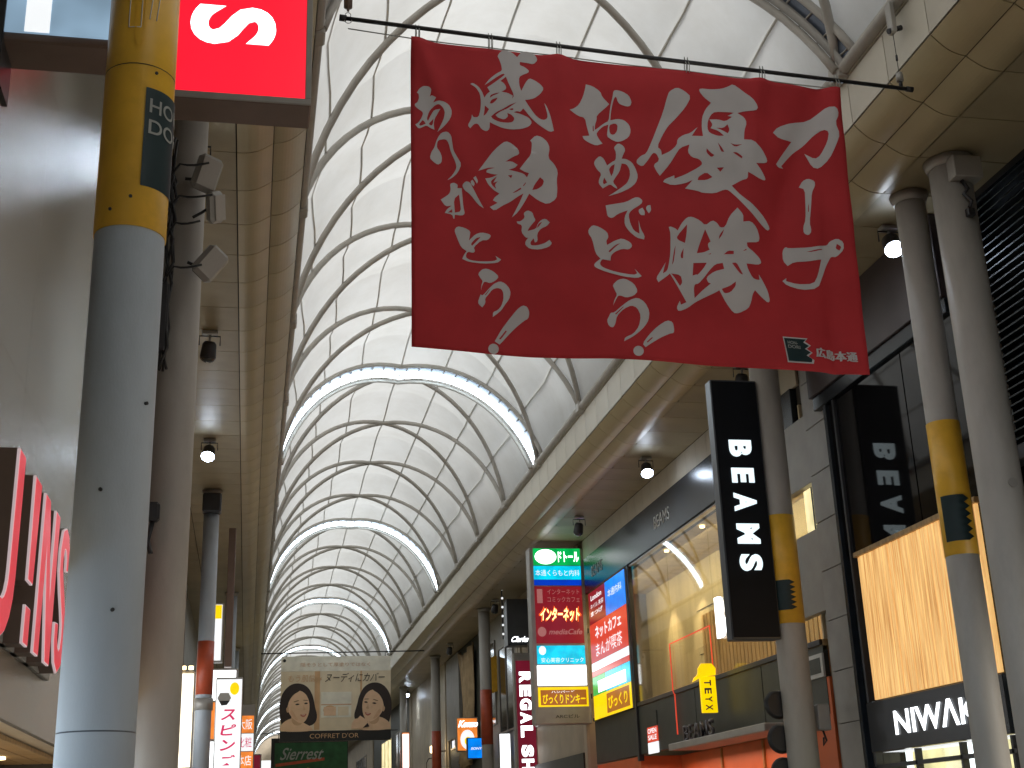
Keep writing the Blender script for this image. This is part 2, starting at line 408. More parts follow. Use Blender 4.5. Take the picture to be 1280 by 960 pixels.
# ---- eaves: soffit, two curved bands, cream upstand, gutter pipe
def eave_pts(side):
    def X(x): return x if side > 0 else 6.8 - x
    soff = [(X(8.2), 8.52), (X(7.125), 8.52)]
    c1 = []; c2 = []
    for i in range(11):
        t = i/10
        x = 7.11 + (6.735-7.11)*t; z = 8.52 + (8.655-8.52)*t - 0.045*math.sin(PI*t)
        c1.append((X(x), z))
        x = 6.725 + (6.385-6.725)*t; z = 8.66 + (8.87-8.66)*t - 0.05*math.sin(PI*t)
        c2.append((X(x), z))
    cr = [(X(6.375), 8.885), (X(6.375), 9.46)]
    return soff, c1, c2, cr
def strip(poly, y0, y1, th=0.03):
    """bent sheet with thickness"""
    q = MB(); n = len(poly)
    nr = []
    for i in range(n):
        a = Vector(poly[max(i-1,0)]); b = Vector(poly[min(i+1,n-1)]); t = (b-a).normalized(); nv = Vector((-t.y, t.x))
        if nv.y < 0: nv = -nv
        if abs(nv.y) < 0.05: nv = Vector((1 if poly[0][0] > 3.4 else -1, 0))
        nr.append(nv)
    vs = []
    for y in (y0, y1):
        for p in poly: vs.append((p[0], y, p[1]))
        for p, nv in zip(poly, nr): vs.append((p[0]+nv.x*th, y, p[1]+nv.y*th))
    fs = [(i, i+1, 2*n+i+1, 2*n+i) for i in range(n-1)] + [(n+i, 3*n+i, 3*n+i+1, n+i+1) for i in range(n-1)]
    fs += [(i, n+i, n+i+1, i+1) for i in range(n-1)] + [(2*n+i, 2*n+i+1, 3*n+i+1, 3*n+i) for i in range(n-1)]
    return q.add(vs, fs, False)
PP_ = 0.87; YP0 = 9.92 - PP_*6
for side in (1, -1):
    sX = (lambda x: x) if side > 0 else (lambda x: 6.8-x)
    soff, c1, c2, cr = eave_pts(side)
    core = MB()
    prof = [(sX(8.35), 8.56), (sX(7.12), 8.56), (sX(6.73), 8.70), (sX(6.42), 8.92), (sX(6.42), 9.52), (sX(8.35), 9.52)]
    core.prism(prof if side < 0 else prof[::-1], 'y', -45, 152)
    ev = core.build('eave', M['joint'], roof)
    kinds = [('soffit_panel', soff, M['soffit']), ('band_panel', c1, M['band']), ('band_panel', c2, M['band']), ('upstand_panel', cr, M['cream'])]
    for nm, poly, mt in kinds:
        me = strip(poly, 0.007, PP_-0.007).mesh(nm, mt)
        for i in range(30):
            o = link(nm, me, ev, (0, YP0 + i*PP_, 0))
        far = MB(); i = 30
        while YP0 + i*PP_ < 150:
            qq = strip(poly, YP0+i*PP_+0.007, YP0+(i+1)*PP_-0.007); far.add(qq.v, qq.f, False); i += 1
        i = -1
        while YP0 + i*PP_ > -44:
            qq = strip(poly, YP0+i*PP_+0.007, YP0+(i+1)*PP_-0.007); far.add(qq.v, qq.f, False); i -= 1
        tag(far.build('distant_' + nm, mt, ev), kind='stuff')
    gx = sX(6.33)
    MB().tube([(gx, -45, 9.56), (gx, 70, 9.56), (gx, 150, 9.56)], 0.075, 10).build('gutter_pipe', M['rib'], roof)
    MB().box(min(sX(6.36), sX(6.5)), max(sX(6.36), sX(6.5)), -45, 150, 9.475, 9.50).build('ledge', M['cream'], roof)
    q = MB()
    for k in range(-18, 30):
        q.bbox(min(gx-0.09, gx+0.09), max(gx-0.09, gx+0.09), S0+k*PIT-0.12, S0+k*PIT+0.12, 9.45, 9.66, 0.02)
    tag(q.build('arch_shoe', M['rib'], roof), kind='stuff')
# soffit over the set-back shops on the left
so = MB()
i = 0
while 12.6 + i*PP_ < 150:
    so.box(-3.4, -1.42, 12.6+i*PP_+0.007, 12.6+(i+1)*PP_-0.007, 8.525, 8.55); i += 1
o = so.build('recessed_soffit', M['soffit'], roof); tag(o, kind='stuff')
MB().box(-3.4, -1.42, 12.6, 150, 8.56, 8.6).build('soffit_backing', M['joint'], roof)

# ================================================================== POLES
def pole(x, y, r, label, band=None, bz=(4.2, 5.3), material='pole', group='round poles carrying the arcade roof', top=8.52):
    t = thing('arcade_pole', label, 'pole', (x, y, 0), group)
    if material == 'pole' and x > 3: material = 'pole_right'
    MB().tube([(0,0,0), (0,0,top-0.02)], r, 28).build('shaft', M[material], t)
    q = MB().tube([(0,0,0), (0,0,0.25)], r+0.03, 28); q.build('base_collar', M['case'], t)
    MB().tube([(0,0,top-0.12), (0,0,top-0.01)], [r+0.01, r+0.05], 28).build('top_collar', M['case'], t)
    if band:
        b = MB().tube([(0,0,bz[0]), (0,0,bz[1])], r+0.006, 28).build('painted_band', M[band], t)
    return t
def curved_plate(name, parent, r, a0, a1, z0, z1, material, zig=False, n=22):
    """plate wrapped on a pole; right edge can be zig-zag"""
    q = MB(); vs = []; rows = 13 if zig else 2
    for i in range(rows):
        z = z0 + (z1-z0)*i/(rows-1)
        e = a1 + (0.35 if (zig and i % 2) else 0)
        for j in range(n+1):
            a = a0 + (e-a0)*j/n
            vs.append((r*math.sin(a), -r*math.cos(a), z))
    q.add(vs, [(i*(n+1)+j, i*(n+1)+j+1, (i+1)*(n+1)+j+1, (i+1)*(n+1)+j) for i in range(rows-1) for j in range(n)], True)
    return q.build(name, material, parent)
def wrap_text(name, body, parent, r, a_left, z, height, width, material, bold=0.0):
    me = text_geo(body, bold); xs = [v.co.x for v in me.vertices]; ys = [v.co.y for v in me.vertices]
    x0, x1, y0, y1 = min(xs), max(xs), min(ys), max(ys)
    for v in me.vertices:
        a = a_left + (v.co.x-x0)/(x1-x0)*width/r
        zz = z + (v.co.y-y0)/(y1-y0)*height
        v.co = (r*math.sin(a), -r*math.cos(a), zz)
    me.materials.clear(); me.materials.append(material)
    return link(name, me, parent)

pL = pole(-0.605, 5.62, 0.156, 'large grey pole nearest on the left with a yellow upper band and green plate', 'yellow', (4.22, 6.2))
MB().tube([(0,0,5.05), (0,0,5.055)], 0.1635, 28, False).build('band_joint', M['joint'], pL)
MB().tube([(0,0,2.022), (0,0,2.028)], 0.1568, 28, False).build('shaft_joint', M['case_dark'], pL)
curved_plate('street_plate', pL, 0.167, 0.28, 1.55, 4.42, 4.93, M['green_sign'])
wrap_text('plate_lettering', 'HON-', pL, 0.1705, 0.40, 4.80, 0.075, 0.26, M['grey_print'], 0.01)
wrap_text('plate_lettering', 'DORI', pL, 0.1705, 0.40, 4.69, 0.075, 0.25, M['grey_print'], 0.01)
# scratched outline letters higher on the band
wrap_text('scratched_outline', 'U', pL, 0.1655, -0.15, 5.15, 0.28, 0.05, M['yellow'])
q = MB()
for a, b in (((-0.33, 5.25), (-0.33, 5.62)), ((-0.33, 5.25), (0.02, 5.25)), ((0.02, 5.25), (0.02, 5.45)), ((0.25, 5.3), (0.45, 5.7)), ((0.45, 5.3), (0.62, 5.62))):
    pts = []
    for i in range(7):
        t = i/6; an = a[0]+(b[0]-a[0])*t; pts.append((0.1635*math.sin(an), -0.1635*math.cos(an), a[1]+(b[1]-a[1])*t))
    q.tube(pts, 0.0025, 4)
q.build('scratch', M['white_print'], pL)
q = MB()
for an, z in ((0.55, 5.02), (0.05, 4.36), (-0.5, 4.30), (0.9, 3.4), (-0.2, 3.0), (0.3, 2.5)):
    q.tube([(0.15*math.sin(an), -0.15*math.cos(an), z), (0.167*math.sin(an), -0.167*math.cos(an), z)], 0.008, 8)
q.build('bolt', M['dark_metal'], pL)

pL2 = pole(-0.69, 10.5, 0.172, 'brown-grey pole right behind the large left pole, hung with floodlights and cables', None, material='pole_warm')
# floodlights clamped on the second pole
def flood(x, y, z, ry, rz, label, sc=1.0):
    t = thing('floodlight', label, 'floodlight', (x, y, z), 'small floodlights clamped to the second left pole')
    t.rotation_euler = (0.3, ry, rz)
    q = MB().bbox(-0.11*sc, 0.11*sc, -0.05, 0.05, -0.16*sc, 0.16*sc, 0.035); q.build('lamp_head', M['case'], t)
    MB().bbox(-0.085*sc, 0.085*sc, -0.058, -0.051, -0.13*sc, 0.13*sc, 0.003).build('lamp_glass', M['pole_warm'], t)
    MB().tube([(0,0.05,0), (-0.03,0.12,-0.05), (-0.12,0.14,-0.08)], 0.014, 6).build('arm', M['dark_metal'], t)
    return t
flood(-0.50, 10.22, 7.02, 0.15, 0.5, 'upper grey floodlight with eight-sided face on the second left pole')
flood(-0.42, 10.25, 6.72, -0.5, 0.9, 'middle floodlight tilted sideways just under the upper one', 0.85)
flood(-0.44, 10.22, 6.18, 0.55, 0.6, 'lowest tilted floodlight on the second left pole', 0.95)
cb = thing('cable_bundle', 'black cable bundle looping beside the two near left poles', 'cables', (-0.78, 10.15, 0))
random.seed(3)
for c in range(5):
    pts = [(random.uniform(-0.05, 0.05), random.uniform(-0.05, 0.05), 5.2+i*0.19) for i in range(12)]
    MB().tube(pts, 0.012, 5).build('cable', M['cable'], cb)
for z, rr in ((7.05, 0.3), (6.75, 0.34), (6.5, 0.25), (6.1, 0.28)):
    MB().tube([(0.0, -0.03, z-0.1)] + [(rr*t, -0.05, z + 0.10*math.sin(t*3) - 0.12*math.sin(PI*t)) for t in (0.2, 0.4, 0.6, 0.8, 1.0)], 0.010, 5).build('cable', M['cable'], cb)
MB().bbox(-0.07, 0.03, -0.06, 0.06, 5.35, 5.95, 0.02).build('junction_box', M['dark_metal'], cb)
MB().tube([(-0.1,-0.03,5.4), (-0.16,-0.03,5.32), (-0.14,-0.03,5.2), (-0.08,-0.03,5.12), (-0.1,-0.03,5.05)], 0.012, 5).build('cable', M['cable'], cb)
q = MB().bbox(-0.05, 0.05, -0.05, 0.05, 3.95, 4.1, 0.02); q.tube([(0,0,3.95), (-0.03,0,3.8), (0,0,3.7)], 0.02, 6); q.build('socket', M['dark_metal'], cb)

pL3 = pole(-0.90, 27.0, 0.16, 'slim grey pole with a red band, third on the left', 'red_band', (4.35, 5.4))
pL4 = pole(-0.62, 39.0, 0.16, 'fourth pole on the left, thin and far, behind the lit shop signs', 'red_band', (4.35, 5.4))
pL5 = pole(-0.62, 51.0, 0.16, 'farthest pole visible on the left beyond the shop signs', 'red_band', (4.35, 5.4))
bk = MB().bbox(-0.18, 0.2, -0.35, 0.0, 8.0, 8.4, 0.03); bk.build('clamp_box', M['dark_metal'], pL3)
MB().tube([(0,0,4.05), (0,0,4.28)], 0.185, 20).build('clamp_ring', M['case'], pL3)

pR1 = pole(7.45, 12.55, 0.175, 'slimmer of the two near right poles, with a yellow band and dark zigzag plate', 'yellow', (4.21, 5.70))
curved_plate('zigzag_plate', pR1, 0.196, -1.3, 0.0, 4.35, 4.85, M['green_sign'], True)
pR2 = pole(7.50, 11.72, 0.225, 'thickest pole, nearest on the right, topped by a grey box', None)
MB().bbox(-0.14, 0.20, -0.33, -0.1, 8.17, 8.43, 0.01).build('top_box', M['case'], pR2)
q = MB(); q.tube([(-0.02,-0.24,8.16), (0.02,-0.27,8.05), (-0.04,-0.27,7.98), (0.04,-0.27,7.9), (0.0,-0.27,7.82)], 0.022, 6)
q.bbox(-0.03, 0.06, -0.28, -0.2, 7.72, 7.82, 0.01); q.build('bracket', M['dark_metal'], pR2)
MB().tube([(0,-0.23,4.75), (0,-0.245,4.75)], 0.05, 12).build('cover_plate', M['case'], pR2)
pR3 = pole(7.42, 17.25, 0.215, 'pole beside the vertical black fashion shop sign, with yellow band and zigzag plate', 'yellow', (4.2, 5.75))
curved_plate('zigzag_plate', pR3, 0.238, -1.4, -0.15, 4.38, 4.80, M['green_sign'], True)
MB().bbox(0.24, 0.42, -0.1, 0.1, 2.75, 3.1, 0.015).build('meter_box', M['case'], pR3)
MB().tube([(0.33,0,2.75), (0.36,-0.02,2.62), (0.31,-0.02,2.55), (0.33,0,2.66)], 0.014, 6).build('cable_loop', M['cable'], pR3)
pR5 = pole(7.45, 42.0, 0.185, 'grey pole with red band beside the white lit sign on the right', 'red_band', (4.2, 5.9))
pR6 = pole(7.45, 53.8, 0.185, 'distant pole with red lower band beside the orange restaurant sign', 'red_band', (3.3, 5.5))
pR7 = pole(7.45, 65.5, 0.175, 'most distant right pole, next to the lit ceiling lamp', 'red_band', (3.3, 5.5))

# ================================================================== SPOT LAMPS under the soffit
def spot(x, y, label, on=True, power=40, face='lamp_face'):
    t = thing('spot_lamp', label, 'ceiling lamp', (x, y, 8.50), 'spot lamps hung under the arcade soffit')
    MB().bbox(-0.11, 0.11, -0.07, 0.07, -0.05, 0.012, 0.012).build('mount', M['metal'], t)
    MB().tube([(0,0,-0.04), (0,0,-0.14)], 0.02, 8).build('stem', M['metal'], t)
    hd = []
    sc = 1.05 if on else 1.0
    hd.append(MB().tube([(0,0,0.02), (0,0,-0.02), (0,0,-0.20), (0,0,-0.22)], [0.07*sc, 0.10*sc, 0.115*sc, 0.115*sc], 20).build('lamp_can', M['dark_metal'], t))
    hd.append(MB().tube([(0,0,-0.215), (0,0,-0.235), (0,0,-0.27), (0,0,-0.29)], [0.112*sc, 0.108*sc, 0.08*sc, 0.03], 20).build('lens', M[face] if on else M['pane'], t))
    MB().tube([(-0.145,0,-0.20), (-0.145,0,-0.06), (0.145,0,-0.06), (0.145,0,-0.20)], 0.01, 5).build('yoke', M['dark_metal'], t)
    for h in hd: h.location = (0, 0, -0.16); h.rotation_euler = (-0.55 if on else 0.3, 0.1, 0)
    if on and power:
        ld = bpy.data.lights.new('lamp_beam', 'SPOT'); ld.energy = power; ld.color = (0.85, 0.92, 1.0); ld.spot_size = 2.5; ld.spot_blend = 1; ld.shadow_soft_size = 0.09
        lo = bpy.data.objects.new('lamp_beam', ld); COL.objects.link(lo); lo.parent = t; lo.location = (0, -0.18, -0.44)
    return t
spot(7.58, 13.35, 'glowing spot lamp beside the near right poles', True, 22)
spot(7.55, 18.4, 'dark spot lamp peeping over the vertical black fashion sign', False)
spot(7.56, 23.8, 'glowing spot lamp over the black fascia of the fashion shop', True, 28)
spot(7.45, 28.9, 'dimmer spot lamp above the tall multi-tenant sign', False)
spot(-0.72, 12.3, 'spot lamp hidden high behind the red S sign', True, 14)
spot(-0.72, 17.8, 'unlit spot lamp at the right edge of the second left pole', False)
spot(-0.86, 23.2, 'glowing spot lamp on the left soffit above the third pole', True, 25)
spot(7.5, 40.2, 'far unlit spot lamp before the pole with the red band', False)
spot(7.5, 50.0, 'far unlit spot lamp on the right soffit', False)
spot(7.7, 66.0, 'small glowing spot lamp farthest down the right soffit', True, 40)

# ================================================================== BANNER
BY = 10.3
rod = thing('banner_rod', 'thin dark metal rod carrying the big red banner across the arcade', 'rod', (0.65, BY, 8.76))
RE = Vector((5.66, 0, -0.28))
MB().tube([(0,0,0), RE*0.5 + Vector((0,0,-0.012)), RE], 0.021, 10).build('bar', M['dark_metal'], rod)
MB().tube([(-0.03,0,0.002), (0.035,0,-0.002)], 0.032, 10).build('end_knob', M['cable'], rod)
MB().tube([RE*0.992, RE*1.004], 0.028, 10).build('end_knob', M['cable'], rod)
def ring(c, r, tr=0.004, n=14): return MB().tube([(c[0]+r*math.cos(2*PI*i/n), c[1], c[2]+r*math.sin(2*PI*i/n)) for i in range(n+1)], tr, 5)
ring((0.05, -0.01, -0.025), 0.034).build('ring', M['metal'], rod)
ring((0.05, -0.01, 0.03), 0.026).build('ring', M['metal'], rod)
hg = thing('rod_hanger', 'dark cylinder hanging from the roof at the left end of the banner rod', 'hanger', (0.70, BY, 8.81))
MB().tube([(0,0,0.03), (0,0,0.06), (0,0,0.07), (0,0,0.62)], [0.012, 0.012, 0.04, 0.045], 14).build('cylinder', M['brown'], hg)
MB().tube([(0,0,0.62), (-0.28,0,0.66)], 0.03, 8).build('arm', M['rib'], hg)
hr = thing('rod_hanger', 'bracket and cord on the gutter pipe holding the right end of the banner rod', 'hanger', (6.24, BY+0.05, 8.50))
MB().bbox(-0.03, 0.03, -0.05, 0.05, 0.66, 1.02, 0.01).build('bracket_plate', M['case'], hr)
MB().tube([(-0.05,0,0.68), (0.10,0,0.74)], 0.03, 8).build('clamp', M['dark_metal'], hr)
MB().tube([(0,0,0.0), (0,0,0.68)], 0.004, 5).build('cord', M['cable'], hr)
MB().tube([(0,0,0.10), (0,0,0.19)], 0.036, 12).build('pulley', M['case'], hr)
MB().tube([(0,0,0.04), (0,0,0.09)], 0.02, 10).build('hook', M['dark_metal'], hr)
MB().tube([(0,0,0.34), (0,0,0.40)], 0.012, 8).build('turnbuckle', M['dark_metal'], hr)

ban = thing('banner', 'large red cloth banner with white brush lettering hung across the arcade', 'banner', (1.3, BY, 8.6))
TIES = [0.03, 0.72, 1.38, 2.65, 3.42, 4.20]
def top_z(u):
    base = -0.01 - 0.18*u/4.22
    a = max([t for t in TIES if t <= u+1e-6] or [0.03]); bq = min([t for t in TIES if t >= u-1e-6] or [4.2])
    s = 0 if bq-a < 1e-3 else (u-a)/(bq-a)
    return base - 0.008*math.sin(PI*s)*(bq-a)
def cloth_y(u, v):
    y = 0.045*math.sin(1.9*u+0.6) * min(1, v/1.2) + 0.02*math.sin(4.1*u - 1.3*v + 1)*min(1, v+0.2)
    for t in (0.03, 1.38, 3.42, 4.2):
        y += -0.055*math.exp(-((u - t - (0.38 if t < 1 else (-0.16 if t > 3 else 0.1))*v)/0.10)**2)*math.exp(-v*0.75)
    # long folds at the right-hand side
    y += 0.085*math.exp(-((u-3.75+0.33*(v-0.9))/0.16)**2)*math.exp(-((v-1.1)/0.9)**2)
    y += 0.03*math.exp(-((u-4.05+0.05*v)/0.08)**2)*min(1, v/0.6)
    y += 0.012*math.sin(9*v + 0.8*u)*math.exp(-((u-2.3)/2.0)**2)
    return y*1.1
def xshift(u, v): return 0.05*max(0, (u-3.9)/0.3)*math.sin(PI*min(1, v/3.0)*0.5) * 0.3
NU, NV = 96, 64; vs = []; fs = []
for j in range(NV+1):
    for i in range(NU+1):
        u = 4.225*i/NU; zt = top_z(u); zb = -3.06 - 0.03*math.sin(u*0.9) - 0.12*u/4.22
        v = j/NV; z = zt + (zb-zt)*v
        vs.append((u + 0.02*(1-v)*(-1 if i == 0 else 0) - 0.035*v, cloth_y(u, -z), z))
for j in range(NV):
    for i in range(NU):
        a = j*(NU+1)+i; fs.append((a, a+NU+1, a+NU+2, a+1))
q = MB(); q.add(vs, fs, True); cl = q.build('cloth', M['banner'], ban)
sm = cl.modifiers.new('thickness', 'SOLIDIFY'); sm.thickness = 0.003; sm.offset = 1
for t in TIES:
    zt = -0.18*t/4.22
    for s in (0, 0.03):
        q = MB(); q.tube([(t+s, -0.02, zt-0.03), (t+s+0.004, -0.03, zt+0.05), (t+s, 0.0, zt+0.155), (t+s, 0.025, zt+0.05), (t+s, 0.01, zt-0.03)], 0.0045, 5); q.build('tie_cord', M['grey_print'], ban)
MB().tube([(-0.6, 0, 0.05)] + [(u, 0.004, top_z(u)+0.012) for u in [i*0.1 for i in range(43)]], 0.006, 5).build('edge_rope', M['grey_print'], ban)
def print_on_banner(me, material, name='printed_character', lift=0.007):
    bm = bmesh.new(); bm.from_mesh(me)
    xs = [v.co.x for v in bm.verts]; zs = [v.co.z for v in bm.verts]
    st = 0.06
    k = math.floor(min(xs)/st)
    while k*st < max(xs):
        k += 1
        bmesh.ops.bisect_plane(bm, geom=bm.verts[:]+bm.edges[:]+bm.faces[:], plane_co=(k*st,0,0), plane_no=(1,0,0))
    k = math.floor(min(zs)/st)
    while k*st < max(zs):
        k += 1
        bmesh.ops.bisect_plane(bm, geom=bm.verts[:]+bm.edges[:]+bm.faces[:], plane_co=(0,0,k*st), plane_no=(0,0,1))
    for v in bm.verts: v.co.y = cloth_y(v.co.x+0.035*min(1.0, -v.co.z/3.1), -v.co.z) - lift
    bm.to_mesh(me); bm.free()
    for p in me.polygons: p.use_smooth = True
    me.materials.clear(); me.materials.append(material)
    return link(name, me, ban)
def loops_to_mesh(loops):
    cu = bpy.data.curves.new('outline', 'CURVE'); cu.dimensions = '2D'; cu.fill_mode = 'BOTH'
    for L in loops:
        sp = cu.splines.new('POLY'); sp.points.add(len(L)-1)
        for p, (a, b) in zip(sp.points, L): p.co = (a, b, 0, 1)
        sp.use_cyclic_u = True
    ob = bpy.data.objects.new('outline', cu); COL.objects.link(ob)
    me = bpy.data.meshes.new_from_object(ob.evaluated_get(bpy.context.evaluated_depsgraph_get()))
    bpy.data.objects.remove(ob); bpy.data.curves.remove(cu)
    for v in me.vertices: v.co = (v.co.x, 0, v.co.y)
    return me
